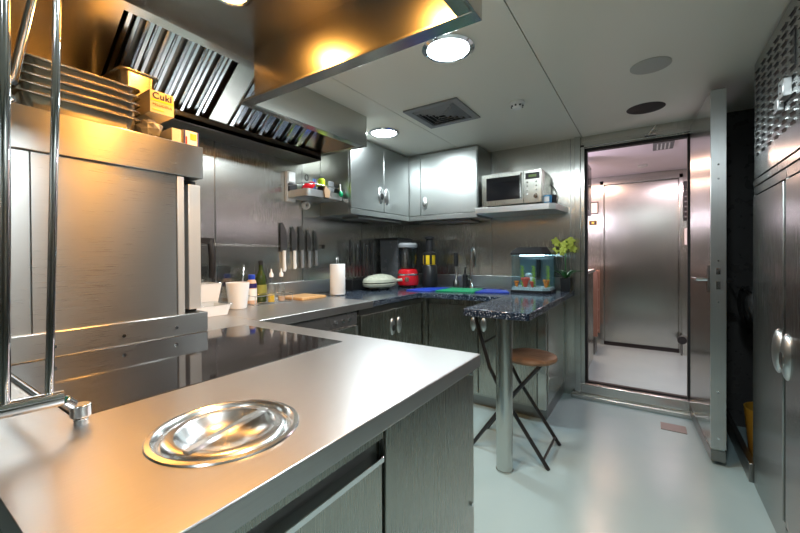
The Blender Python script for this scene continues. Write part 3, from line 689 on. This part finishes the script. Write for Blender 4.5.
M().lathe([(0, 0), (.045, 0), (.05, .006), (.066, .155), (.064, .155), (.048, .01), (0, .008)], (-2.03, 1.30, ZT + .001)).build('jug', WH, bk_)
M().tube([(-2.09, 1.33, ZT + .14), (-2.12, 1.35, ZT + .12), (-2.12, 1.35, ZT + .06), (-2.085, 1.33, ZT + .05)], .005).build('handle', WH, bk_)
sq = thing('squeeze_bottle', 'peach coloured bottle with blue cap left of the olive oil', 'bottle', (-2.14, 1.47, ZT))
M().lathe([(0, 0), (.030, 0), (.032, .01), (.032, .12), (.026, .15), (.018, .16), (0, .16)], (-2.15, 1.475, ZT + .001)).build('bottle', TERRA, sq)
M().lathe([(0, 0), (.021, 0), (.021, .028), (.018, .032), (0, .032)], (-2.15, 1.475, ZT + .160)).build('cap', BLUE, sq)
M().lathe([(.0325, .0), (.0325, .03)], (-2.15, 1.475, ZT + .105)).build('label_band', NAVY, sq)
M().lathe([(.0323, .0), (.0323, .075)], (-2.15, 1.475, ZT + .025)).build('paper_label', PAPER, sq)
lone(M().cyl((-2.08, 1.35, ZT + .012), (-2.15, 1.42, 1.125), .003).ell((-2.152, 1.422, 1.135), (.006, .006, .014)), 'steel_spoon', CH, 'thin steel spoon leaning behind the peach bottle', 'spoon')
oi = thing('olive_oil_bottle', 'tall dark green olive oil bottle behind the wire caddy', 'bottle', (-2.17, 1.56, ZT))
M().lathe([(0, 0), (.034, 0), (.036, .01), (.036, .15), (.03, .185), (.015, .215), (.014, .25), (0, .25)], (-2.17, 1.56, ZT + .001)).build('bottle', OLIVE, oi)
M().lathe([(0, 0), (.016, 0), (.016, .03), (0, .03)], (-2.17, 1.56, ZT + .251)).build('cap', BK, oi)
M().lathe([(.0365, 0), (.0365, .07)], (-2.17, 1.56, ZT + .05)).build('label_band', plain('olive_label', (.25, .25, .05), .5), oi)
for i, (x, y, l) in enumerate(((-2.08, 1.575, 'glass oil cruet with yellow oil in the wire caddy'), (-2.08, 1.655, 'glass vinegar cruet at the right end of the wire caddy'))):
    t = thing('glass_cruet', l, 'cruet', (x, y, ZT), 'glass cruets in the wire caddy')
    M().lathe([(0, 0), (.026, 0), (.026, .10), (.012, .14), (.011, .17), (.0, .17)], (x, y, ZT + .004)).build('glass_body', PLX, t)
    M().lathe([(0, 0), (.022, 0), (.022, .05 if i == 0 else .03), (0, .05 if i == 0 else .03)], (x, y, ZT + .008)).build('contents', YEL if i == 0 else TERRA, t)
    M().lathe([(0, 0), (.013, 0), (.014, .02), (.005, .035), (.004, .055), (0, .055)], (x, y, ZT + .172)).build('stopper', WH, t)
wc = thing('wire_caddy', 'low chromed wire caddy round the cruets', 'caddy', (-2.08, 1.58, ZT))
for z in (.004, .06): M().tube([(-2.13, 1.41, ZT + z), (-2.02, 1.41, ZT + z), (-2.02, 1.70, ZT + z), (-2.13, 1.70, ZT + z)], .0025, n=8, closed=True).build('wire_ring', CH, wc)
up_ = M()
for p in ((-2.13, 1.41), (-2.02, 1.41), (-2.02, 1.555), (-2.02, 1.70), (-2.13, 1.70)): up_.cyl((*p, ZT), (*p, ZT + .06), .0025, n=8)
up_.build('wire_upright', CH, wc)
lone(M().box(-2.22, -1.99, 1.76, 1.99, ZT + .001, ZT + .02), 'bamboo_board', WOOD, 'small bamboo chopping board on the steel worktop', 'chopping board', .004)
pt = thing('paper_towel_roll', 'white paper towel roll upright on a steel holder', 'paper towel', (-2.04, 2.16, ZT))
M().lathe([(.02, .0), (.058, 0), (.060, .004), (.060, .232), (.058, .236), (.02, .236), (.02, .0)], (-2.04, 2.165, ZT + .009)).build('roll', PAPER, pt)
M().lathe([(0, 0), (.07, 0), (.07, .006), (0, .008)], (-2.04, 2.165, ZT)).build('base', CH, pt)
M().tube([(-2.04, 2.155, ZT + .005), (-2.04, 2.155, ZT + .29), (-2.04, 2.165, ZT + .30), (-2.04, 2.175, ZT + .29), (-2.04, 2.175, ZT + .24)], .004).build('rod', CH, pt)

# ------------------------------------------------------------------ corner appliances
kb = thing('utensil_block', 'black block holding tall knives and steels in the corner', 'knife block', (-2.2, 2.72, ZT))
M().box(-2.28, -2.18, 2.50, 2.90, ZT, ZT + .10).build('block', BK, kb, bevel=.006)
for i in range(8):
    y = 2.53 + i * .048; zt = 1.34 - .02 * (i % 3); mm = (BK, SK, CH)[i % 3]
    t = thing('block_knife', ['black handled', 'dark steel', 'bright steel'][i % 3] + ' upright knife in the corner block, number place ' , 'knife', (-2.2, y, ZT + .1), 'tall knives in the corner block')
    t['label'] = 'tall thin upright knife or steel standing in the black corner block'
    M().box(-2.232, -2.229, y - .013, y + .013, ZT + .10, ZT + .25).build('blade', SK, t)
    M().cyl((-2.23, y, ZT + .22), (-2.23, y, zt), .008, .010, n=10).build('handle', mm, t)
pr_ = thing('contact_grill', 'cream and dark clamshell grill on the granite corner', 'grill', (-2.05, 2.72, ZT))
M().lathe([(0, .014), (.10, .014), (.165, .035), (.175, .055), (.17, .062), (0, .062)], (-2.03, 2.71, ZT), sx=.72, sy=1.15).build('base', BEIGE, pr_)
M().lathe([(0, .062), (.168, .062), (.168, .072), (0, .072)], (-2.03, 2.71, ZT), sx=.72, sy=1.15).build('seam', BK, pr_)
M().lathe([(0, .072), (.175, .072), (.168, .095), (.12, .125), (.05, .14), (0, .142)], (-2.03, 2.71, ZT), sx=.72, sy=1.15).build('lid', BEIGE, pr_)
M().tube([(-1.97, 2.84, ZT + .075), (-1.93, 2.87, ZT + .08), (-1.92, 2.90, ZT + .08)], .014).build('handle', BEIGE, pr_)
ftm = M()
for a in range(4): ftm.cyl((-2.03 + .06 * math.cos(a * 1.57 + .8), 2.71 + .09 * math.sin(a * 1.57 + .8), ZT), (-2.03 + .06 * math.cos(a * 1.57 + .8), 2.71 + .09 * math.sin(a * 1.57 + .8), ZT + .02), .012)
ftm.build('foot', BK, pr_)
gb = thing('grey_storage_bin', 'dark grey translucent bin with black lid behind the food processor', 'bin', (-2.1, 3.12, ZT))
tub(-2.27, -2.05, 3.03, 3.29, ZT + .001, .46, GREY, .01).build('bin', plain('smoke_plastic', (.08, .085, .09), .25), gb, bevel=.008)
M().box(-2.275, -2.045, 3.025, 3.295, ZT + .461, ZT + .485).build('lid', BK, gb, bevel=.006)
fp = thing('food_processor', 'red food processor with clear jug and grey lid', 'food processor', (-1.86, 3.06, ZT))
fx, fy = -1.925, 3.02
M().lathe([(0, .02), (.085, .02), (.10, .03), (.105, .06), (.10, .13), (.088, .17), (.07, .18), (0, .18)], (fx, fy, ZT), sx=1, sy=1).build('motor_base', RED, fp)
M().lathe([(.1035, .12), (.1045, .125), (.1025, .135)], (fx, fy, ZT)).build('chrome_band', CH, fp)
kd = M().lathe([(0, .018), (.020, .018), (.022, .006), (.022, 0)], (0, 0, 0)); kd.rot(R(90), (0, 0, 0), 'X'); kd.rot(R(27), (0, 0, 0), 'Z')
for v in kd.b.verts: v.co += Vector((fx + .045, fy - .088, ZT + .085))
kd.build('dial', CH, fp)
M().lathe([(0, .182), (.07, .182), (.078, .19), (.090, .385), (.088, .385), (.074, .192), (0, .19)], (fx, fy, ZT)).build('jug', clearglass('jug_plastic', (.62, .66, .70), .22), fp)
M().lathe([(0, .386), (.092, .386), (.094, .41), (.08, .428), (0, .43)], (fx, fy, ZT)).build('lid', GREY, fp)
fo = M()
for sx_ in (-1, 1):
    for sy_ in (-1, 1): fo.cyl((fx + .05 * sx_, fy + .05 * sy_, ZT + .004), (fx + .05 * sx_, fy + .05 * sy_, ZT + .022), .014)
fo.build('foot', BK, fp)
jx, jy = -1.78, 3.19
ju = thing('slow_juicer', 'tall black slow juicer with yellow ring right of the red processor', 'juicer', (jx, jy, ZT))
M().lathe([(0, .004), (.07, .004), (.076, .02), (.072, .20), (.062, .215), (0, .215)], (jx, jy, ZT)).build('body', BK, ju)
M().lathe([(0, .216), (.060, .216), (.066, .23), (.066, .31), (0, .31)], (jx, jy, ZT)).build('juice_bowl', YEL, ju)
rb = M()
for k in range(7): a = k * 2 * math.pi / 7; rb.box(jx + .066 * math.cos(a) - .009, jx + .066 * math.cos(a) + .009, jy + .066 * math.sin(a) - .009, jy + .066 * math.sin(a) + .009, ZT + .22, ZT + .31)
rb.build('cage', BK, ju)
M().lathe([(0, .311), (.068, .311), (.068, .33), (.035, .345), (.034, .46), (.05, .47), (.05, .485), (.02, .50), (0, .5)], (jx, jy, ZT)).build('feed_tube', BK, ju)
bg = thing('black_stick_blender', 'black and steel hand blender standing right of the juicer', 'blender', (-1.52, 3.30, ZT))
M().lathe([(0, 0), (.03, 0), (.032, .01), (.03, .05), (.012, .08), (.012, .2), (0, .2)], (-1.55, 3.30, ZT + .001)).build('shaft', SK, bg)
M().lathe([(0, .2), (.02, .2), (.024, .25), (.020, .33), (0, .34)], (-1.55, 3.30, ZT)).build('grip', BK, bg)
tp_ = thing('black_small_tap_head', 'small black and chrome bottle cluster in front of the upstand', 'bottle', (-1.48, 3.33, ZT)); tp_.name = 'black_pump_bottle'; WL[tp_.name] = Vector((-1.48, 3.33, ZT))
M().lathe([(0, 0), (.026, 0), (.026, .11), (.01, .13), (.01, .16), (0, .16)], (-1.49, 3.38, ZT + .001)).build('bottle', BK, tp_)
M().tube([(-1.49, 3.38, ZT + .16), (-1.49, 3.38, ZT + .19), (-1.46, 3.34, ZT + .185)], .006).build('pump', BK, tp_)
def mat_board(name, pts, m, label): return tag(M().prism(pts, ZT + .0005, ZT + .009).build(name, m, bevel=.002), label, 'chopping board')
mat_board('blue_chopping_board', [(-1.97, 2.90), (-1.74, 2.70), (-1.56, 2.84), (-1.62, 3.12), (-1.66, 3.12), (-1.8, 3.18)][:3] + [(-1.6, 3.05)], BLUE, 'blue chopping board in front of the red food processor') if False else None
tag(M().prism([(-1.76, 2.73), (-1.53, 2.73), (-1.53, 3.12), (-1.60, 3.12), (-1.76, 2.94)], ZT + .0005, ZT + .009).build('blue_chopping_board', BLUE, bevel=.002), 'blue chopping board lying in front of the juicer', 'chopping board')
tag(M().prism([(-1.51, 2.80), (-1.185, 2.86), (-1.22, 3.16), (-1.50, 3.12)], ZT + .0015, ZT + .010).build('green_chopping_board', GREEN, bevel=.002), 'green chopping board between the two blue ones', 'chopping board')
tag(M().prism([(-1.175, 2.86), (-.92, 2.95), (-.955, 3.02), (-1.0, 3.14), (-1.20, 3.16)], ZT + .0015, ZT + .010).build('blue_chopping_board', BLUE, bevel=.002), 'blue chopping board lying beside the aquarium', 'chopping board')
tp = thing('kitchen_tap', 'tall chrome swan neck tap behind the sink', 'tap', (-1.38, 3.36, ZT))
tx, ty = -1.42, 3.37
arc = [(tx, ty, ZT + .02), (tx, ty, ZT + .33)] + [(tx + (.04 - .04 * math.cos(R(t))) * .7, ty - (.04 - .04 * math.cos(R(t))) * .7, ZT + .33 + .05 * math.sin(R(t))) for t in range(20, 181, 20)] + [(tx + .056, ty - .056, ZT + .23)]
M().tube(arc, .009, n=12).build('spout', CH, tp); M().lathe([(0, 0), (.024, 0), (.024, .008), (.016, .02), (.016, .07), (0, .07)], (tx, ty, ZT)).build('base', CH, tp)
M().tube([(tx, ty, ZT + .05), (tx - .03, ty - .04, ZT + .09)], .006).build('lever', CH, tp)
M().tube([(tx + .056, ty - .056, ZT + .30), (tx + .056, ty - .056, ZT + .20)], .013).build('spray_head', CH, tp)

# ------------------------------------------------------------------ aquarium
ax0, ax1, ay0, ay1 = -.935, -.640, 3.05, 3.28
aq = thing('aquarium', 'small lit aquarium with black lid on the granite bar end', 'aquarium', (-.79, 3.16, ZT))
pa = [(ax0, ay0), (ax1 - .05, ay0), (ax1, ay0 + .05), (ax1, ay1), (ax0, ay1)]
def inset(p, d):
    cxx = sum(a for a, _ in p) / len(p); cyy = sum(b for _, b in p) / len(p)
    return [(cxx + (a - cxx) * d, cyy + (b - cyy) * d) for a, b in p]
M().prism(inset(pa, 1.04), ZT + .001, ZT + .022).build('base', BK, aq, bevel=.002)
M().prism(pa, ZT + .022, ZT + .31, [inset(pa, .975)]).build('tank', TANK, aq)
M().prism(inset(pa, .97), ZT + .0225, ZT + .045).build('gravel', GRAV, aq)
M().box(ax0 + .01, ax1 - .01, ay1 - .012, ay1 - .008, ZT + .045, ZT + .30).build('back_sheet', AQ, aq)
lidm = M(); A_ = [lidm.b.verts.new((a, b, ZT + .31)) for a, b in inset(pa, 1.04)]; A2 = [lidm.b.verts.new((a, b, ZT + .325)) for a, b in inset(pa, 1.04)]; B_ = [lidm.b.verts.new((a, b, ZT + .37)) for a, b in inset(pa, .76)]
lidm.b.faces.new(A_[::-1]); lidm.b.faces.new(B_)
for P_, Q_ in ((A_, A2), (A2, B_)):
    for i in range(5): lidm.b.faces.new((P_[i], P_[(i + 1) % 5], Q_[(i + 1) % 5], Q_[i]))
lidm.build('lid', BK, aq, smooth=False)
M().box(ax0 + .05, ax1 - .06, ay0 + .06, ay0 + .12, ZT + .300, ZT + .306).build('light_strip', mat('tank_light', (1, 1, 1), .5, emit=(.75, .9, 1), es=14), aq)
M().prism(inset(pa, .965), ZT + .268, ZT + .271).build('water_surface', clearglass('water', (.85, .93, .97), .35), aq)
M().cyl((-.76, 3.22, ZT + .10), (-.76, 3.22, ZT + .27), .018).build('filter', BK, aq)
for x, y, l in ((-.865, 3.12, 'yellow green water plant left inside the aquarium'), (-.775, 3.12, 'yellow green water plant in the middle of the aquarium'), (-.672, 3.16, 'yellow green water plant at the right side of the aquarium')):
    m_ = M(); rnd = random.Random(int(-x * 1000))
    m_.tube([(x, y, ZT + .045), (x + .004, y, ZT + .13), (x, y, ZT + .22)], .003, n=6)
    for k in range(26):
        z = ZT + .055 + .165 * k / 26; a = k * 2.4; m_.ell((x + .009 * math.cos(a), y + .009 * math.sin(a), z), (.010, .004, .005), 6, Matrix.Rotation(a, 3, 'Z'))
    tag(m_.build('water_plant', FERN), l, 'plant', 'plants in the aquarium')
for x, y, r, mt, l in ((-.905, 3.10, .026, ORNG, 'small orange coral at the left edge of the aquarium'), (-.835, 3.10, .042, CORAL, 'large red coral on the aquarium gravel'), (-.775, 3.085, .026, CORAL, 'small red coral right of the large one'), (-.680, 3.12, .034, ORNG, 'orange coral at the right side of the aquarium')):
    m_ = M(); rnd = random.Random(int(-x * 999))
    for k in range(9):
        a = rnd.uniform(0, 6.28); m_.cyl((x, y, ZT + .045), (x + r * .6 * math.cos(a), y + r * .5 * math.sin(a), ZT + .045 + r * rnd.uniform(1.0, 1.9)), r * .28, r * .2, n=7)
        m_.ell((x + r * .6 * math.cos(a), y + r * .5 * math.sin(a), ZT + .045 + r * 1.6), (r * .3,) * 3, 6)
    tag(m_.build('coral_ornament', mt), l, 'aquarium ornament', 'corals in the aquarium')
m_ = M().ell((-.825, 3.16, ZT + .14), (.03, .015, .02), 8).ell((-.80, 3.16, ZT + .10), (.035, .02, .03), 8).box(-.84, -.77, 3.15, 3.18, ZT + .045, ZT + .09)
tag(m_.build('rock_ornament', GRAV), 'pale rock ornament in the middle of the aquarium', 'aquarium ornament')

# ------------------------------------------------------------------ orchid
ox, oy = -.572, 3.36
oc = thing('potted_orchid', 'yellow green orchid in a square black pot by the door frame', 'potted plant', (ox, oy, ZT))
tub(ox - .04, ox + .04, oy - .04, oy + .04, ZT + .001, .11, BK, .006).build('pot', BK, oc, bevel=.002)
M().box(ox - .035, ox + .035, oy - .035, oy + .035, ZT + .09, ZT + .1).build('soil', BROWNP, oc)
M().tube([(ox, oy, ZT + .09), (ox - .004, oy, ZT + .25), (ox + .004, oy - .01, ZT + .36), (ox + .01, oy - .02, ZT + .42)], .0045, n=8).build('stem', LEAF, oc)
rnd = random.Random(5)
for k in range(7):
    a = k * 2 * math.pi / 7 + .3; ln = rnd.uniform(.10, .145); m_ = M(); P0 = []
    n = 6
    for i in range(n + 1):
        t = i / n; wd = .014 * math.sin(math.pi * min(1, t * .9 + .1)) + .001
        c_ = Vector((ox + math.cos(a) * ln * t, oy + math.sin(a) * ln * t * .8, ZT + .105 + .07 * math.sin(t * 2.0)))
        sd_ = Vector((-math.sin(a), math.cos(a), 0)) * wd
        P0.append((m_.b.verts.new(c_ + sd_), m_.b.verts.new(c_ - Vector((0, 0, .003))), m_.b.verts.new(c_ - sd_)))
    for A, B in zip(P0, P0[1:]): m_.b.faces.new((A[0], A[1], B[1], B[0])); m_.b.faces.new((A[1], A[2], B[2], B[1]))
    o = m_.build('leaf', LEAF, oc); o.modifiers.new('t', 'SOLIDIFY').thickness = .001
for k in range(13):
    m_ = M(); c_ = Vector((ox - .022 + rnd.uniform(-.085, .085), oy - .02 + rnd.uniform(-.035, .03), ZT + .375 + rnd.uniform(-.05, .05)))
    for q in range(5):
        a = q * 2 * math.pi / 5 + rnd.uniform(0, .4)
        d_ = Vector((math.cos(a) * .9, -.25, math.sin(a)))
        m_.ell(c_ + d_ * .017, (.017, .005, .012), 8, Matrix.Rotation(-a, 3, 'Y'))
    m_.ell(c_ + Vector((0, -.008, 0)), (.005, .006, .005), 6)
    m_.build('flower', FLOW, oc)

# ------------------------------------------------------------------ right cabinets
def tallcab(y0, y1, label, cup, hy):
    t = thing('tall_cabinet', label, 'cabinet', (.8, (y0 + y1) / 2, 0), 'tall steel cabinets on the right')
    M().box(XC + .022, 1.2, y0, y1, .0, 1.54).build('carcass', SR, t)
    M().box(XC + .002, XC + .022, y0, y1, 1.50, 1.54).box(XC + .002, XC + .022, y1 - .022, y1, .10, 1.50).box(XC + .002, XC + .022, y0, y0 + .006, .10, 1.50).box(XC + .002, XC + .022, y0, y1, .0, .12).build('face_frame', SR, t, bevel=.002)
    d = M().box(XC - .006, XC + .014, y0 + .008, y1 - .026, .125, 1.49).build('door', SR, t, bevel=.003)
    oval_handle(XC - .006, hy, .80, '-x', d, cup, 1.35)
    return t
tallcab(2.08, 2.62, 'tall steel cabinet whose door ends at the dark alcove', 0, 2.135)
tallcab(1.53, 2.075, 'tall steel cabinet with a recessed oval latch nearest the camera', 2, 2.02)
M_pan = thing('vented_locker', 'steel locker front with rows of louvre slots above the tall cabinets', 'locker', (.8, 2.0, 1.63))
M().box(XC + .02, 1.2, 1.2, 2.62, 1.545, ZC - .001).build('carcass', SR, M_pan)
M().box(XC, XC + .02, 1.2, 2.62, 1.545, 1.575).build('lower_rail', SR, M_pan, bevel=.002)
M().box(XC, XC + .016, 1.2, 2.60, 1.582, ZC - .02).build('panel', SR, M_pan, bevel=.002)
for r_ in range(11):
    y = 2.53 - r_ * .108
    m_ = M(); l_ = M()
    for k in range(13):
        z = 1.69 + k * .034
        m_.prism([(y - .030, z - .006), (y + .030, z), (y + .030, z + .011), (y - .030, z + .005)], XC - .0006, XC + .004, f=lambda a, b, h: (h, a, b))
        l_.prism([(y - .034, z + .006), (y + .034, z + .012), (y + .034, z + .019), (y - .034, z + .013)], XC - .006, XC + .001, f=lambda a, b, h: (h, a, b))
    c_ = m_.build('louvre_column', DK, M_pan); l_.build('louvre_lips', SR, c_)
hg = thing('locker_hasp', 'pale metal hasp bracket fixed on the louvred locker front', 'hasp', (XC - .02, 2.06, 1.78))
M().box(XC - .022, XC - .001, 2.09, 2.15, 1.775, 1.83).box(XC - .028, XC - .001, 1.99, 2.05, 1.80, 1.87).box(XC - .014, XC - .001, 2.04, 2.10, 1.80, 1.83).build('plate', SU, hg, bevel=.003)
hl = M()
for y, z in ((2.135, 1.815), (2.135, 1.79), (2.02, 1.85), (2.02, 1.82)): hl.cyl((XC - .03, y, z), (XC - .02, y, z), .004, n=8)
hl.build('screw', BK, hg)
lone(M().box(XC - .004, XC - .0005, 2.065, 2.10, 1.885, 1.91), 'black_sticker', BK, 'small black sticker above the hasp on the locker', 'sticker')
lone(M().prism([(1.955, 1.90), (1.99, 1.91), (1.985, 1.94), (1.995, 1.96), (1.985, 1.985), (1.99, 2.01), (1.955, 2.03)], XC - .004, XC - .0005, f=lambda a, b, h: (h, a, b)), 'torn_black_sticker', BK, 'tall torn black sticker right of the hasp', 'sticker')
# dark alcove behind the door
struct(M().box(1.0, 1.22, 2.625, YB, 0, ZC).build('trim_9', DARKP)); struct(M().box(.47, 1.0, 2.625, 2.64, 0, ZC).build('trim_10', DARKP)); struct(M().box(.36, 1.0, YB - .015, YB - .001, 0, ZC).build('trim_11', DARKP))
struct(M().box(.44, .47, 2.63, YB - .03, .0, .10).build('baseboard_right', SK, bevel=.003))
yb = thing('yellow_bucket', 'round yellow bucket half hidden in the dark alcove behind the door', 'bucket', (.60, 2.95, 0))
M().lathe([(0, 0.01), (.10, .01), (.105, .02), (.13, .30), (.125, .30), (.10, .025), (0, .02)], (.60, 2.95, .0)).build('tub', plain('mustard', (.42, .25, .03), .4), yb)
M().tube([(.60, 2.95 - .13, .28), (.55, 2.88, .2), (.50, 2.95, .17), (.55, 3.02, .2), (.60, 3.08, .28)], .004).build('bail', CH, yb)
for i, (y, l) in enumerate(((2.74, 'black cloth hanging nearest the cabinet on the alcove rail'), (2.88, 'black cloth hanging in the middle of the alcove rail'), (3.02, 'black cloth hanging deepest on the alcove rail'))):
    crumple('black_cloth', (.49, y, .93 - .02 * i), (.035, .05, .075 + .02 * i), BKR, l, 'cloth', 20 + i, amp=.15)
lone(M().tube([(.47, 2.642, .99), (.47, 2.80, .985), (.47, 3.0, .988), (.47, 3.438, .99)], .006), 'hanging_rail', CH, 'thin chrome rail across the dark alcove', 'rail')
tag(M().box(.073, .217, 3.10, 3.225, .0, .004).build('floor_grate', noise_to(mat('grate', (.20, .18, .17), .6), 200, .5, .7), bevel=.001), 'small brown rectangular grate in the floor before the door', 'grate')

# ------------------------------------------------------------------ next room contents
nu = thing('steel_counter', 'steel counter seen through the doorway on the left', 'counter', (-.9, 4.3, 0))
M().box(-1.48, -.52, 3.7, 4.75, 0, 1.0).build('body', SV, nu, bevel=.004); M().box(-1.48, -.50, 3.68, 4.78, 1.0, 1.03).build('top', SU, nu, bevel=.004)
sh = thing('wooden_rack', 'peach coloured rack with shelves through the doorway', 'rack', (-.55, 5.0, 0))
M().box(-.83, -.50, 4.95, 4.99, .22, 1.0).box(-.83, -.50, 5.21, 5.25, .22, 1.0).build('side_panel', PINK, sh)
for z in (.25, .5, .75, .97): M().box(-.83, -.51, 4.99, 5.21, z, z + .02).build('shelf', PINK, sh)
M().box(-.81, -.53, 4.97, 5.23, 0, .22).build('plinth', SK, sh)
lk2 = thing('wall_screen', 'tall dark framed screen high on the left wall of the next room', 'screen', (-.56, 4.45, 1.7))
M().box(-.60, -.52, 4.3, 4.6, 1.62, 2.15).build('body', GREY, lk2, bevel=.004); M().box(-.52, -.516, 4.33, 4.57, 1.66, 2.11).build('glass', GL, lk2)
fr_ = thing('framed_notice', 'small framed notice on the far wall left of the steel door', 'picture', (-.60, 5.6, 1.78))
M().prism(rect(-.655, -.55, 1.74, 1.90), 5.60, 5.618, [rect(-.643, -.562, 1.752, 1.888)], f=lambda a, b, h: (a, h, b)).build('frame', BK, fr_); M().box(-.645, -.56, 5.610, 5.614, 1.75, 1.89).build('sheet', PAPER, fr_)
sg = thing('yellow_wall_sign', 'small yellow and black sign under the framed notice', 'sign', (-.61, 5.6, 1.6))
M().box(-.665, -.57, 5.605, 5.618, 1.59, 1.655).build('plate', plain('sign_ochre', (.30, .22, .03), .5), sg); M().box(-.655, -.575, 5.602, 5.606, 1.598, 1.642).build('symbol', BK, sg); M().box(-.63, -.60, 5.600, 5.603, 1.61, 1.63).build('mark', YEL, sg)
rp = thing('key_rack', 'black rack of small items right of the steel door in the next room', 'rack', (.38, 5.55, 1.5))
M().box(.355, .50, 5.55, 5.615, 1.60, 1.95).build('board', BK, rp)
hk = M()
for k in range(5): hk.box(.36, .48, 5.535, 5.55, 1.63 + k * .06, 1.645 + k * .06)
hk.build('slot', GREY, rp)
lone(M().box(.355, .40, 5.55, 5.61, 1.97, 2.06), 'black_box', BK, 'small black box above the key rack', 'box'); lone(M().box(.41, .47, 5.55, 5.61, 1.97, 2.05), 'yellow_box', YEL, 'small yellow box beside the black box by the far door', 'box')
lone(M().box(.36, .50, 5.50, 5.615, 1.30, 1.50), 'white_wall_box', WH, 'white box on the wall under the key rack', 'box', .004)
struct(M().box(.335, .42, 5.48, 5.6, .0, 1.25).build('trim_12', SW))
vl = thing('valve', 'black round valve knob low beside the far steel door', 'valve', (.33, 5.45, .1))
M().cyl((.33, 5.48, .19), (.33, 5.40, .19), .045).build('knob', BK, vl); M().cyl((.33, 5.48, .19), (.33, 5.48, .0), .012).build('pipe', SK, vl)
lone(M().lathe([(0, 0), (.05, 0), (.05, -.02), (0, -.035)], (-.05, 5.1, 2.22)), 'smoke_detector', WH, 'white smoke detector on the next room ceiling', 'smoke detector')
ex = thing('ceiling_sign', 'small white ceiling grille just inside the next room', 'grille', (.15, 4.3, 2.2))
M().box(.04, .20, 4.1, 4.4, 2.205, 2.219).build('plate', GREY, ex)
vv = M()
for k in range(4): vv.box(.07 + k * .03, .08 + k * .03, 4.14, 4.36, 2.200, 2.206)
vv.build('slat', WH, ex)
bpy.context.view_layer.update()
